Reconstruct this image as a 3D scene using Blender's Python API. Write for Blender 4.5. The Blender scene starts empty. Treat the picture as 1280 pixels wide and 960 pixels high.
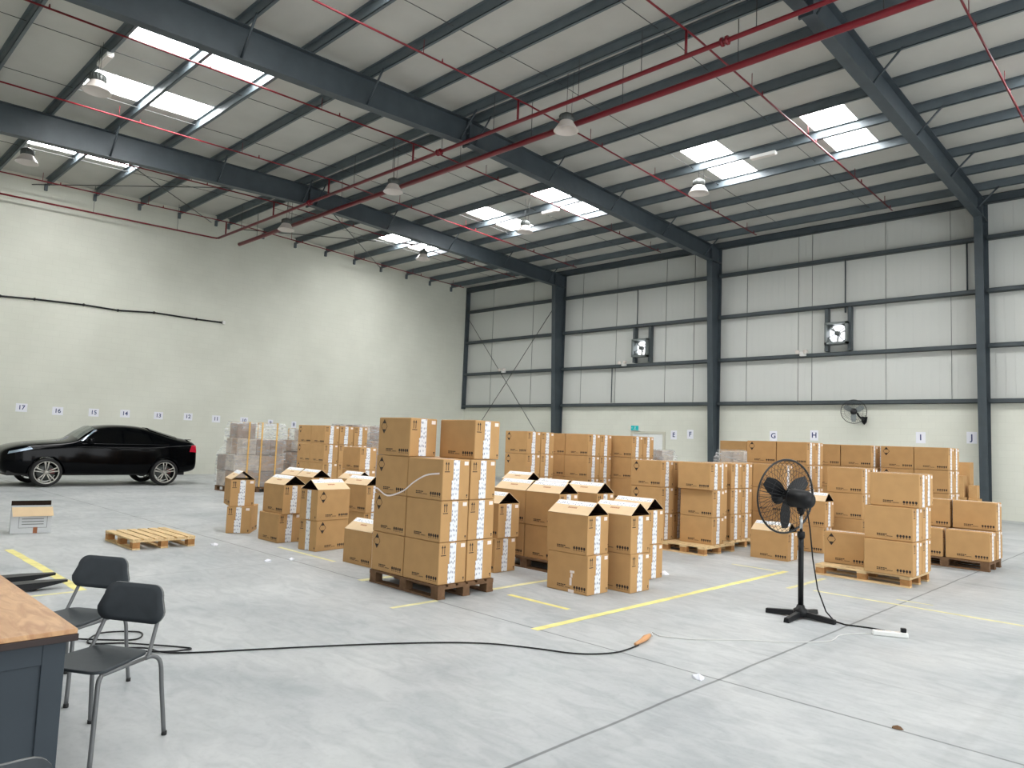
import bpy, bmesh, math, random
from mathutils import Vector, Matrix
random.seed(7)
S = bpy.context.scene
COL = S.collection
PI = math.pi

# ------------------------------------------------------------------ materials
def lin(c):
    c = c / 255.0
    return c / 12.92 if c <= 0.04045 else ((c + 0.055) / 1.055) ** 2.4
def rgb(r, g, b): return (lin(r), lin(g), lin(b), 1.0)

def mat(name, col, rough=0.6, metal=0.0, noise=0.0, nscale=8.0, bump=0.0, bscale=60.0, spec=0.5, coat=0.0, stretch=(1, 1, 1)):
    m = bpy.data.materials.new(name); m.use_nodes = True
    nt = m.node_tree; b = nt.nodes['Principled BSDF']
    b.inputs['Base Color'].default_value = col
    b.inputs['Roughness'].default_value = rough
    b.inputs['Metallic'].default_value = metal
    b.inputs['Specular IOR Level'].default_value = spec
    b.inputs['Coat Weight'].default_value = coat
    tc = nt.nodes.new('ShaderNodeTexCoord'); mp = nt.nodes.new('ShaderNodeMapping')
    mp.inputs['Scale'].default_value = stretch
    nt.links.new(tc.outputs['Object'], mp.inputs['Vector'])
    if noise > 0:
        n = nt.nodes.new('ShaderNodeTexNoise'); n.inputs['Scale'].default_value = nscale
        n.inputs['Detail'].default_value = 5
        r = nt.nodes.new('ShaderNodeValToRGB')
        r.color_ramp.elements[0].position = 0.3; r.color_ramp.elements[1].position = 0.7
        lo = tuple(c * (1 - noise) for c in col[:3]) + (1,); hi = tuple(min(1, c * (1 + noise)) for c in col[:3]) + (1,)
        r.color_ramp.elements[0].color = lo; r.color_ramp.elements[1].color = hi
        nt.links.new(mp.outputs['Vector'], n.inputs['Vector']); nt.links.new(n.outputs['Fac'], r.inputs['Fac'])
        nt.links.new(r.outputs['Color'], b.inputs['Base Color'])
    if bump > 0:
        n2 = nt.nodes.new('ShaderNodeTexNoise'); n2.inputs['Scale'].default_value = bscale
        bp = nt.nodes.new('ShaderNodeBump'); bp.inputs['Strength'].default_value = bump; bp.inputs['Distance'].default_value = 0.01
        nt.links.new(mp.outputs['Vector'], n2.inputs['Vector']); nt.links.new(n2.outputs['Fac'], bp.inputs['Height'])
        nt.links.new(bp.outputs['Normal'], b.inputs['Normal'])
    return m

def emis(name, col, strength):
    m = bpy.data.materials.new(name); m.use_nodes = True
    nt = m.node_tree; nt.nodes.clear()
    o = nt.nodes.new('ShaderNodeOutputMaterial'); e = nt.nodes.new('ShaderNodeEmission')
    e.inputs['Color'].default_value = col; e.inputs['Strength'].default_value = strength
    nt.links.new(e.outputs[0], o.inputs['Surface'])
    return m

M = {}
M['steel'] = mat('painted_steel', rgb(62, 71, 77), 0.5, 0.0, 0.12, 3)
M['girt'] = mat('painted_girt', rgb(68, 76, 80), 0.5, 0.0, 0.1, 3)
M['red'] = mat('red_pipe_paint', rgb(118, 14, 30), 0.35, 0.0, 0.08, 4)
M['rod'] = mat('dark_rod', rgb(66, 68, 68), 0.5)
M['card'] = mat('cardboard', rgb(187, 148, 101), 0.85, 0, 0.05, 6, 0.05, 200, 0.2)
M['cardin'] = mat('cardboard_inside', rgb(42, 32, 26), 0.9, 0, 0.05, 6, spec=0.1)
M['flap'] = mat('toplit_cardboard_flap', rgb(222, 196, 160), 0.85, 0, 0.04, 6, spec=0.2)  # carton cardboard made paler: light from above put into the colour
M['ink'] = mat('black_ink', rgb(48, 36, 30), 0.8)
M['redink'] = mat('red_brown_ink', rgb(170, 110, 76), 0.8)
M['pink'] = mat('sticker_white', rgb(238, 226, 220), 0.6)
M['wood'] = mat('pallet_wood', rgb(214, 186, 142), 0.8, 0, 0.2, 5, 0.15, 60, 0.2, stretch=(1, 9, 9))
M['woodd'] = mat('pallet_block_wood', rgb(170, 124, 78), 0.85, 0, 0.25, 9, spec=0.2)
M['olddark'] = mat('old_brown_pallet_wood', rgb(112, 86, 64), 0.85, 0, 0.22, 9, spec=0.2)
M['black'] = mat('black_plastic', rgb(15, 16, 19), 0.45, spec=0.3)
M['blackmetal'] = mat('black_wire', rgb(14, 15, 18), 0.4)
M['chrome'] = mat('chrome', rgb(190, 190, 190), 0.2, 1.0)
M['white'] = mat('white_plastic', rgb(228, 228, 226), 0.45)
M['paper'] = mat('white_paper', rgb(232, 233, 240), 0.7)
M['blueink'] = mat('blue_ink', rgb(48, 62, 110), 0.7)
M['lampgrey'] = mat('lamp_housing', rgb(92, 96, 94), 0.45, 0.3)
M['shade'] = mat('lamp_reflector', rgb(214, 206, 200), 0.4)
M['seat'] = mat('grey_seat', rgb(58, 63, 67), 0.6, 0, 0.08, 14, spec=0.3)
M['tube'] = mat('grey_tube', rgb(104, 106, 107), 0.42, 0.3)
M['rubber'] = mat('black_rubber', rgb(24, 24, 24), 0.7)
M['desk'] = mat('desk_grey', rgb(54, 62, 69), 0.55, 0, 0.05, 3, spec=0.3)
M['deskedge'] = mat('desk_dark_edge', rgb(38, 20, 15), 0.5, 0, 0.1, 5)
M['carpaint'] = mat('black_car_paint', rgb(2, 3, 5), 0.09, 0, spec=0.12)
M['carglass'] = mat('tinted_glass', rgb(3, 4, 5), 0.12, 0, spec=0.2)
M['screen'] = mat('windshield_glass', rgb(70, 80, 78), 0.1, 0)
M['alloy'] = mat('alloy_wheel', rgb(190, 188, 182), 0.3, 0.6)
M['tire'] = mat('tire_rubber', rgb(16, 16, 17), 0.7)
M['tail'] = mat('red_tail_light', rgb(190, 20, 50), 0.2)
M['caliper'] = mat('red_caliper', rgb(110, 16, 22), 0.4)
M['headglass'] = mat('headlight_glass', rgb(150, 165, 180), 0.08, 0.3)
M['kraftwhite'] = mat('white_carton', rgb(200, 202, 204), 0.8, 0, 0.03, 5)
M['tan'] = mat('tan_tape', rgb(150, 92, 56), 0.6)
M['cord'] = mat('grey_white_cord', rgb(206, 206, 204), 0.6)
M['purlin'] = mat('purlin_paint', rgb(92, 102, 108), 0.5, 0, 0.1, 3)
M['yellow'] = mat('yellow_floor_tape', rgb(226, 216, 138), 0.7, 0, 0.12, 7)
M['paleyellow'] = mat('worn_yellow_tape', rgb(214, 208, 158), 0.75, 0, 0.14, 7)
M['strap'] = mat('yellow_strap', rgb(222, 176, 96), 0.5)
M['orange'] = mat('orange_plug_tape', rgb(204, 152, 106), 0.6)
M['green'] = emis('green_exit_sign', (0.03, 0.42, 0.42, 1), 1.0)
M['doorw'] = mat('white_door', rgb(226, 228, 227), 0.5)
M['doorf'] = mat('cream_door_frame', rgb(196, 194, 180), 0.5)
M['skyl'] = emis('daylit_rooflight_sheet', (1.0, 1.0, 0.99, 1), 30.0)
M['fanlit'] = emis('daylit_fan_opening', (0.93, 0.96, 1.0, 1), 2.2)
M['galv'] = mat('galvanised_frame', rgb(128, 134, 134), 0.4, 0.5)
M['paperprint'] = mat('wrapped_grey_carton', rgb(170, 170, 176), 0.6, 0, 0.35, 7)

def tape_mat():
    m = mat('printed_white_tape', rgb(226, 228, 232), 0.5)
    nt = m.node_tree; b = nt.nodes['Principled BSDF']
    tc = nt.nodes['Texture Coordinate']; mp = nt.nodes['Mapping']
    mp.inputs['Scale'].default_value = (30, 46, 19)
    v = nt.nodes.new('ShaderNodeTexVoronoi'); v.inputs['Scale'].default_value = 1.0; v.inputs['Randomness'].default_value = 0.45
    r = nt.nodes.new('ShaderNodeValToRGB')
    r.color_ramp.elements[0].position = 0.20; r.color_ramp.elements[0].color = rgb(120, 126, 150)
    r.color_ramp.elements[1].position = 0.34; r.color_ramp.elements[1].color = rgb(230, 232, 236)
    nt.links.new(mp.outputs['Vector'], v.inputs['Vector']); nt.links.new(v.outputs['Distance'], r.inputs['Fac'])
    nt.links.new(r.outputs['Color'], b.inputs['Base Color'])
    return m
M['tape'] = tape_mat()

def desktop_mat():
    m = mat('wood_laminate', rgb(200, 148, 100), 0.45)
    nt = m.node_tree; b = nt.nodes['Principled BSDF']; mp = nt.nodes['Mapping']
    mp.inputs['Scale'].default_value = (2.2, 9, 9)
    w = nt.nodes.new('ShaderNodeTexNoise'); w.inputs['Scale'].default_value = 2.0; w.inputs['Detail'].default_value = 6
    w.inputs['Distortion'].default_value = 1.2
    r = nt.nodes.new('ShaderNodeValToRGB')
    r.color_ramp.elements[0].position = 0.35; r.color_ramp.elements[0].color = rgb(176, 130, 90)
    r.color_ramp.elements[1].position = 0.65; r.color_ramp.elements[1].color = rgb(204, 162, 118)
    nt.links.new(mp.outputs['Vector'], w.inputs['Vector']); nt.links.new(w.outputs['Fac'], r.inputs['Fac'])
    nt.links.new(r.outputs['Color'], b.inputs['Base Color'])
    return m
M['desktop'] = desktop_mat()

def wall_mat():            # painted concrete blocks
    m = mat('painted_block_wall', rgb(216, 217, 206), 0.75, 0)
    nt = m.node_tree; b = nt.nodes['Principled BSDF']
    tc = nt.nodes['Texture Coordinate']
    sx = nt.nodes.new('ShaderNodeSeparateXYZ'); cb = nt.nodes.new('ShaderNodeCombineXYZ')
    ad = nt.nodes.new('ShaderNodeMath'); ad.operation = 'ADD'
    nt.links.new(tc.outputs['Object'], sx.inputs[0])
    nt.links.new(sx.outputs['X'], ad.inputs[0]); nt.links.new(sx.outputs['Y'], ad.inputs[1])
    nt.links.new(ad.outputs[0], cb.inputs['X']); nt.links.new(sx.outputs['Z'], cb.inputs['Y'])
    br = nt.nodes.new('ShaderNodeTexBrick')
    br.inputs['Scale'].default_value = 1.0; br.inputs['Brick Width'].default_value = 0.4; br.inputs['Row Height'].default_value = 0.2
    br.inputs['Mortar Size'].default_value = 0.006
    br.inputs['Color1'].default_value = rgb(216, 217, 206); br.inputs['Color2'].default_value = rgb(214, 215, 204); br.inputs['Mortar'].default_value = rgb(210, 211, 200)
    nt.links.new(cb.outputs[0], br.inputs['Vector'])
    n = nt.nodes.new('ShaderNodeTexNoise'); n.inputs['Scale'].default_value = 0.6; n.inputs['Detail'].default_value = 6
    nt.links.new(tc.outputs['Object'], n.inputs['Vector'])
    r = nt.nodes.new('ShaderNodeValToRGB'); r.color_ramp.elements[0].position = .3; r.color_ramp.elements[1].position = .7
    r.color_ramp.elements[0].color = (.93, .93, .92, 1); r.color_ramp.elements[1].color = (1.04, 1.04, 1.04, 1)
    nt.links.new(n.outputs['Fac'], r.inputs['Fac'])
    mx = nt.nodes.new('ShaderNodeMix'); mx.data_type = 'RGBA'; mx.blend_type = 'MULTIPLY'; mx.inputs['Factor'].default_value = 1
    nt.links.new(br.outputs['Color'], mx.inputs['A']); nt.links.new(r.outputs['Color'], mx.inputs['B'])
    nt.links.new(mx.outputs['Result'], b.inputs['Base Color'])
    return m
M['wall'] = wall_mat()

def panel_mat():           # ribbed sandwich panels, shallow vertical ribs
    m = mat('ribbed_wall_panel', rgb(202, 204, 200), 0.5, 0)
    nt = m.node_tree; b = nt.nodes['Principled BSDF']; tc = nt.nodes['Texture Coordinate']
    sx = nt.nodes.new('ShaderNodeSeparateXYZ'); nt.links.new(tc.outputs['Object'], sx.inputs[0])
    a = nt.nodes.new('ShaderNodeMath'); a.operation = 'MULTIPLY'; a.inputs[1].default_value = 4.1
    f = nt.nodes.new('ShaderNodeMath'); f.operation = 'FRACT'
    nt.links.new(sx.outputs['X'], a.inputs[0]); nt.links.new(a.outputs[0], f.inputs[0])
    r = nt.nodes.new('ShaderNodeValToRGB')
    e = r.color_ramp.elements; e[0].position = 0.0; e[0].color = (0, 0, 0, 1); e[1].position = 0.06; e[1].color = (1, 1, 1, 1)
    bp = nt.nodes.new('ShaderNodeBump'); bp.inputs['Strength'].default_value = 0.25; bp.inputs['Distance'].default_value = 0.02
    nt.links.new(f.outputs[0], r.inputs['Fac']); nt.links.new(r.outputs['Color'], bp.inputs['Height']); nt.links.new(bp.outputs['Normal'], b.inputs['Normal'])
    return m
M['panel'] = panel_mat()
M['seam'] = mat('panel_seam', rgb(112, 116, 114), 0.6)

def roof_mat():
    m = mat('roof_lining', rgb(188, 187, 181), 0.55, 0, 0.05, 1.3)
    return m
M['roof'] = roof_mat()

def floor_mat():
    m = mat('power_floated_concrete', rgb(190, 193, 193), 0.5, 0)
    nt = m.node_tree; b = nt.nodes['Principled BSDF']; tc = nt.nodes['Texture Coordinate']
    def noise(sc, det, dist=0.0, stretch=None):
        n = nt.nodes.new('ShaderNodeTexNoise'); n.inputs['Scale'].default_value = sc; n.inputs['Detail'].default_value = det
        n.inputs['Distortion'].default_value = dist
        if stretch:
            mp2 = nt.nodes.new('ShaderNodeMapping'); mp2.inputs['Scale'].default_value = stretch
            mp2.inputs['Rotation'].default_value = (0, 0, 0.6)
            nt.links.new(tc.outputs['Object'], mp2.inputs['Vector']); nt.links.new(mp2.outputs['Vector'], n.inputs['Vector'])
        else: nt.links.new(tc.outputs['Object'], n.inputs['Vector'])
        return n
    def ramp(src, p0, c0, p1, c1):
        r = nt.nodes.new('ShaderNodeValToRGB'); e = r.color_ramp.elements
        e[0].position = p0; e[0].color = c0; e[1].position = p1; e[1].color = c1
        nt.links.new(src, r.inputs['Fac']); return r
    def mul(a, bb, fac=1.0):
        x = nt.nodes.new('ShaderNodeMix'); x.data_type = 'RGBA'; x.blend_type = 'MULTIPLY'; x.inputs['Factor'].default_value = fac
        nt.links.new(a, x.inputs['A']); nt.links.new(bb, x.inputs['B']); return x.outputs['Result']
    base = ramp(noise(0.55, 8, 0.8).outputs['Fac'], .32, rgb(164, 168, 170), .68, rgb(188, 190, 190)).outputs['Color']
    fine = ramp(noise(2.6, 10, 1.4, (1, 2.4, 1)).outputs['Fac'], .34, (.86, .87, .88, 1), .62, (1.03, 1.03, 1.03, 1)).outputs['Color']
    grit = ramp(noise(26, 4).outputs['Fac'], .28, (.93, .93, .93, 1), .5, (1, 1, 1, 1)).outputs['Color']
    c = mul(mul(base, fine), grit)
    sx = nt.nodes.new('ShaderNodeSeparateXYZ'); nt.links.new(tc.outputs['Object'], sx.inputs[0])
    wob = noise(1.5, 3)
    def joint(axis, pos, w, dark, lo=None, hi=None):
        s = nt.nodes.new('ShaderNodeMath'); s.operation = 'SUBTRACT'; s.inputs[1].default_value = pos
        nt.links.new(sx.outputs[axis], s.inputs[0])
        wz = nt.nodes.new('ShaderNodeMath'); wz.operation = 'MULTIPLY_ADD'; wz.inputs[1].default_value = 0.03; 
        nt.links.new(wob.outputs['Fac'], wz.inputs[0]); nt.links.new(s.outputs[0], wz.inputs[2])
        s2 = nt.nodes.new('ShaderNodeMath'); s2.operation = 'SUBTRACT'; s2.inputs[1].default_value = 0.015
        nt.links.new(wz.outputs[0], s2.inputs[0])
        ab = nt.nodes.new('ShaderNodeMath'); ab.operation = 'ABSOLUTE'; nt.links.new(s2.outputs[0], ab.inputs[0])
        return ramp(ab.outputs[0], w * .55, (dark, dark, dark, 1), w, (1, 1, 1, 1)).outputs['Color']
    for ax, p, w, d in (('X', -2.65, .014, .40), ('Y', 4.97, .013, .44), ('X', -14.6, .02, .7), ('Y', 5.87, .012, .86), ('Y', 11.5, .02, .7), ('Y', 17.5, .03, .7), ('X', -8.7, .012, .75), ('X', -1.12, .06, .93), ('X', -2.45, .09, .94)):
        c = mul(c, joint(ax, p, w, d))
    nt.links.new(c, b.inputs['Base Color'])
    rr = ramp(noise(1.2, 6).outputs['Fac'], .3, (.38, .38, .38, 1), .7, (.58, .58, .58, 1)).outputs['Color']
    nt.links.new(rr, b.inputs['Roughness']); b.inputs['Specular IOR Level'].default_value = 0.35
    return m
M['floor'] = floor_mat()

def film_mat():
    m = bpy.data.materials.new('stretch_film'); m.use_nodes = True
    nt = m.node_tree; nt.nodes.clear()
    o = nt.nodes.new('ShaderNodeOutputMaterial'); mx = nt.nodes.new('ShaderNodeMixShader')
    t = nt.nodes.new('ShaderNodeBsdfTransparent'); g = nt.nodes.new('ShaderNodeBsdfPrincipled')
    g.inputs['Base Color'].default_value = (.8, .82, .84, 1); g.inputs['Roughness'].default_value = .25
    n = nt.nodes.new('ShaderNodeTexNoise'); n.inputs['Scale'].default_value = 3.5; n.inputs['Detail'].default_value = 4; n.inputs['Distortion'].default_value = 2
    tc = nt.nodes.new('ShaderNodeTexCoord'); fm = nt.nodes.new('ShaderNodeMapping'); fm.inputs['Scale'].default_value = (.5, .5, 2.6); nt.links.new(tc.outputs['Object'], fm.inputs['Vector']); nt.links.new(fm.outputs['Vector'], n.inputs['Vector'])
    r = nt.nodes.new('ShaderNodeValToRGB'); r.color_ramp.elements[0].position = .38; r.color_ramp.elements[0].color = (.05,) * 3 + (1,)
    r.color_ramp.elements[1].position = .68; r.color_ramp.elements[1].color = (.42,) * 3 + (1,)
    nt.links.new(n.outputs['Fac'], r.inputs['Fac']); nt.links.new(r.outputs['Color'], mx.inputs['Fac'])
    bp = nt.nodes.new('ShaderNodeBump'); bp.inputs['Strength'].default_value = .6; nt.links.new(n.outputs['Fac'], bp.inputs['Height']); nt.links.new(bp.outputs['Normal'], g.inputs['Normal'])
    nt.links.new(t.outputs[0], mx.inputs[1]); nt.links.new(g.outputs[0], mx.inputs[2]); nt.links.new(mx.outputs[0], o.inputs['Surface'])
    return m
M['film'] = film_mat()

# ------------------------------------------------------------------ mesh builder
class MB:
    def __init__(s): s.v = []; s.f = []; s.mi = []; s.sm = []
    def face(s, pts, mi=0, smooth=False):
        i = len(s.v); s.v += [tuple(p) for p in pts]; s.f.append(tuple(range(i, i + len(pts)))); s.mi.append(mi); s.sm.append(smooth)
    def hexa(s, p, mi=0):        # 8 corners: bottom 0-3 ccw, top 4-7
        i = len(s.v); s.v += [tuple(q) for q in p]
        for f in ((0, 3, 2, 1), (4, 5, 6, 7), (0, 1, 5, 4), (1, 2, 6, 5), (2, 3, 7, 6), (3, 0, 4, 7)):
            s.f.append(tuple(i + k for k in f)); s.mi.append(mi); s.sm.append(False)
    def box(s, x0, x1, y0, y1, z0, z1, mi=0):
        s.hexa([(x0, y0, z0), (x1, y0, z0), (x1, y1, z0), (x0, y1, z0), (x0, y0, z1), (x1, y0, z1), (x1, y1, z1), (x0, y1, z1)], mi); return s
    def tube(s, pts, r, n=8, mi=0, cap=True, closed=False):
        pts = [Vector(p) for p in pts]; N = len(pts); rs = r if isinstance(r, (list, tuple)) else [r] * N
        base = len(s.v); up = None
        for k, p in enumerate(pts):
            if closed: d = pts[(k + 1) % N] - pts[k - 1]
            elif k == 0: d = pts[1] - p
            elif k == N - 1: d = p - pts[k - 1]
            else: d = (pts[k + 1] - p).normalized() + (p - pts[k - 1]).normalized()
            d = d.normalized() if d.length > 1e-9 else Vector((0, 0, 1))
            if up is None:
                up = Vector((0, 0, 1)) if abs(d.z) < .9 else Vector((1, 0, 0))
            a = up - d * up.dot(d)
            if a.length < 1e-6: a = d.orthogonal()
            a.normalize(); b = d.cross(a); up = a
            for j in range(n):
                t = 2 * PI * j / n; s.v.append(tuple(p + (a * math.cos(t) + b * math.sin(t)) * rs[k]))
        for k in range(N if closed else N - 1):
            k2 = (k + 1) % N
            for j in range(n):
                j2 = (j + 1) % n
                s.f.append((base + k * n + j, base + k * n + j2, base + k2 * n + j2, base + k2 * n + j)); s.mi.append(mi); s.sm.append(True)
        if cap and not closed:
            s.f.append(tuple(base + j for j in range(n))[::-1]); s.mi.append(mi); s.sm.append(False)
            s.f.append(tuple(base + (N - 1) * n + j for j in range(n))); s.mi.append(mi); s.sm.append(False)
        return s
    def lathe(s, prof, c=(0, 0, 0), ax=(0, 0, 1), n=24, mi=0):
        ax = Vector(ax).normalized(); a = ax.orthogonal().normalized(); b = ax.cross(a); c = Vector(c); base = len(s.v)
        for r, h in prof:
            for j in range(n):
                t = 2 * PI * j / n; s.v.append(tuple(c + ax * h + (a * math.cos(t) + b * math.sin(t)) * max(r, 1e-4)))
        for k in range(len(prof) - 1):
            for j in range(n):
                j2 = (j + 1) % n
                s.f.append((base + k * n + j, base + k * n + j2, base + (k + 1) * n + j2, base + (k + 1) * n + j)); s.mi.append(mi); s.sm.append(True)
        return s
    def prism(s, pts, d, mi=0, smooth_side=False):   # extrude planar outline by vector d
        d = Vector(d); n = len(pts); i = len(s.v)
        s.v += [tuple(p) for p in pts] + [tuple(Vector(p) + d) for p in pts]
        s.f.append(tuple(range(i, i + n))[::-1]); s.mi.append(mi); s.sm.append(False)
        s.f.append(tuple(range(i + n, i + 2 * n))); s.mi.append(mi); s.sm.append(False)
        for k in range(n):
            k2 = (k + 1) % n; s.f.append((i + k, i + k2, i + n + k2, i + n + k)); s.mi.append(mi); s.sm.append(smooth_side)
        return s
    def mesh(s, name, mats):
        me = bpy.data.meshes.new(name); me.from_pydata(s.v, [], s.f)
        for m in (mats if isinstance(mats, (list, tuple)) else [mats]): me.materials.append(m)
        me.polygons.foreach_set('material_index', s.mi); me.polygons.foreach_set('use_smooth', s.sm)
        bm = bmesh.new(); bm.from_mesh(me); bmesh.ops.recalc_face_normals(bm, faces=bm.faces); bm.to_mesh(me); bm.free()
        me.update(); return me
    def build(s, name, mats, parent=None, loc=(0, 0, 0), rz=0.0):
        return link(name, s.mesh(name, mats), parent, loc, rz)

def link(name, me, parent=None, loc=(0, 0, 0), rz=0.0):
    o = bpy.data.objects.new(name, me); COL.objects.link(o)
    if parent: o.parent = parent
    o.location = loc; o.rotation_euler = (0, 0, rz); return o
def tag(o, label, cat, group=None):
    n = len(label.split()); assert 4 <= n <= 16, (n, label)
    o['label'] = label; o['category'] = cat
    if group: o['group'] = group
    return o
def thing(name, label, cat, loc=(0, 0, 0), rz=0.0, group=None):
    o = bpy.data.objects.new(name, None); COL.objects.link(o); o.empty_display_size = .1
    o.location = loc; o.rotation_euler = (0, 0, rz); return tag(o, label, cat, group)
def struct(o): o['kind'] = 'structure'; return o
def bevel(o, w, seg=2):
    m = o.modifiers.new('bevel', 'BEVEL'); m.width = w; m.segments = seg; m.limit_method = 'ANGLE'; m.angle_limit = 0.6; return o

def smooth_path(pts, n=6):
    P = [Vector(p) for p in pts]; out = []
    for i in range(len(P) - 1):
        p0, p1, p2, p3 = P[max(i - 1, 0)], P[i], P[i + 1], P[min(i + 2, len(P) - 1)]
        for k in range(n):
            t = k / n; out.append(.5 * ((2 * p1) + (p2 - p0) * t + (2 * p0 - 5 * p1 + 4 * p2 - p3) * t * t + (3 * p1 - p0 - 3 * p2 + p3) * t ** 3))
    return out + [P[-1]]

# ------------------------------------------------------------------ the hall
XL, XR, YF, YB, RY = -27.83, 13.0, -1.4, 25.0, 11.85
RT, RS = 10.05, 0.035
def roofz(y): return RT - RS * abs(y - RY)
PUR_H = 0.22

o = MB().box(XL - .3, XR + 10, YF - 8, YB + .4, -.3, 0).build('floor', M['floor']); struct(o)
# left block wall, gable top
m = MB(); m.prism([(XL, YF, 0), (XL, YB + .2, 0), (XL, YB + .2, roofz(YB)), (XL, RY, roofz(RY)), (XL, YF, roofz(YF))], (-.3, 0, 0))
struct(m.build('wall_left', M['wall']))
# back wall: blocks below, ribbed panels above
struct(MB().box(XL, XR, YB, YB + .25, 0, 3.36).build('wall_back', M['wall']))
m = MB().box(XL, XR, YB + .02, YB + .12, 3.36, roofz(YB), 0)
x = XL + 1.87
seams = [-25.96, -23.22, -20.2, -18.33, -15.88, -14.6, -12.4, -10.48, -10.0, -7.62, -5.76, -3.6, -2.2, -.5, 1.2, 3.0, 5.0, 7.0]
for sx_ in seams: m.box(sx_ - .006, sx_ + .006, YB + .004, YB + .03, 3.36, roofz(YB), 1)
struct(m.build('wall_back', [M['panel'], M['seam']]))
# near wall behind the camera with a wide open roller door
m = MB().box(XL, -9.0, YF - .25, YF, 0, roofz(YF)); m.box(-9, XR, YF - .25, YF, 6.0, roofz(YF)); m.box(8.0, XR, YF - .25, YF, 0, 6.0)
struct(m.build('wall_front', M['wall']))
m = MB().box(XR, XR + .25, YF, YB, 7.0, roofz(YB)); m.box(XR, XR + .25, 19, YB, 0, 7.0)
struct(m.build('wall_right', M['wall']))

# roof with rooflights
bands = [(4.42, 7.34), (16.52, 19.42)]
sky_x = [(-24.62, -23.6), (-19.25, -18.15), (-16.1, -15.0), (-10.45, -9.35), (-7.12, -6.08), (-2.4, -1.4), (1.6, 2.6), (5.6, 6.6), (9.6, 10.6)]
ys = sorted({YF, RY, YB + .2} | {b for bb in bands for b in bb})
xs = sorted({XL - .3, XR} | {a for aa in sky_x for a in aa})
def in_sky(xa, ya):
    return any(a - 1e-6 <= xa < b - 1e-6 for a, b in sky_x) and any(a - 1e-6 <= ya < b - 1e-6 for a, b in bands)
m = MB()
for i in range(len(xs) - 1):
    for j in range(len(ys) - 1):
        if in_sky(xs[i], ys[j]): continue
        x0, x1, y0, y1 = xs[i], xs[i + 1], ys[j], ys[j + 1]
        za, zb = roofz(y0), roofz(y1)
        m.hexa([(x0, y0, za), (x1, y0, za), (x1, y1, zb), (x0, y1, zb), (x0, y0, za + .08), (x1, y0, za + .08), (x1, y1, zb + .08), (x0, y1, zb + .08)])
struct(m.build('ceiling', M['roof']))
k = 0
for a, b in sky_x:
    for y0, y1 in bands:
        k += 1
        m = MB(); za, zb = roofz(y0) + .03, roofz(y1) + .03
        m.hexa([(a, y0, za), (b, y0, za), (b, y1, zb), (a, y1, zb), (a, y0, za + .02), (b, y0, za + .02), (b, y1, zb + .02), (a, y1, zb + .02)])
        struct(m.build('window_%d' % k, M['skyl']))

# ------------------------------------------------------------------ steel frame
def ordinal(n): return ['first', 'second', 'third', 'fourth', 'fifth', 'sixth', 'seventh', 'eighth', 'ninth', 'tenth', 'eleventh', 'twelfth', 'thirteenth', 'fourteenth', 'fifteenth', 'sixteenth', 'seventeenth', 'eighteenth', 'nineteenth', 'twentieth'][n - 1]
def zsec(m, x0, x1, y, z0, z1, t=.012, fl=.065):
    m.box(x0, x1, y - t / 2, y + t / 2, z0, z1)
    m.box(x0, x1, y - t / 2, y + fl, z0, z0 + t); m.box(x0, x1, y - fl, y + t / 2, z1 - t, z1)
pur_y = [1.45, 2.92, 4.4, 5.87, 7.34, 8.8, 10.2, 11.6, 12.1, 13.55, 15.0, 16.47, 17.94, 19.41, 20.9, 22.35, 23.75]
for i, y in enumerate(pur_y):
    zt = roofz(y) - .002
    m = MB(); zsec(m, XL, XR, y, zt - PUR_H, zt)
    m.box(XL + .01, XL + .09, y - .08, y + .012, zt - PUR_H - .2, zt - PUR_H + .02)   # end cleat on the gable wall
    if y < RY: lab = 'grey steel roof purlin on near slope, %s from the ridge' % ordinal(8 - i)
    else: lab = 'grey steel roof purlin on far slope, %s from the ridge' % ordinal(i - 7)
    tag(m.build('roof_purlin', M['purlin']), lab, 'purlin', 'roof purlins')
m = MB(); m.box(XL, XR, YB - .2, YB - .188, roofz(YB) - .24, roofz(YB)); m.box(XL, XR, YB - .2, YB, roofz(YB) - .24, roofz(YB) - .225); m.box(XL, XR, YB - .2, YB, roofz(YB) - .02, roofz(YB) - .005)
tag(m.build('eave_strut', M['steel']), 'grey steel eave strut along top of the back wall', 'beam')

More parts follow.
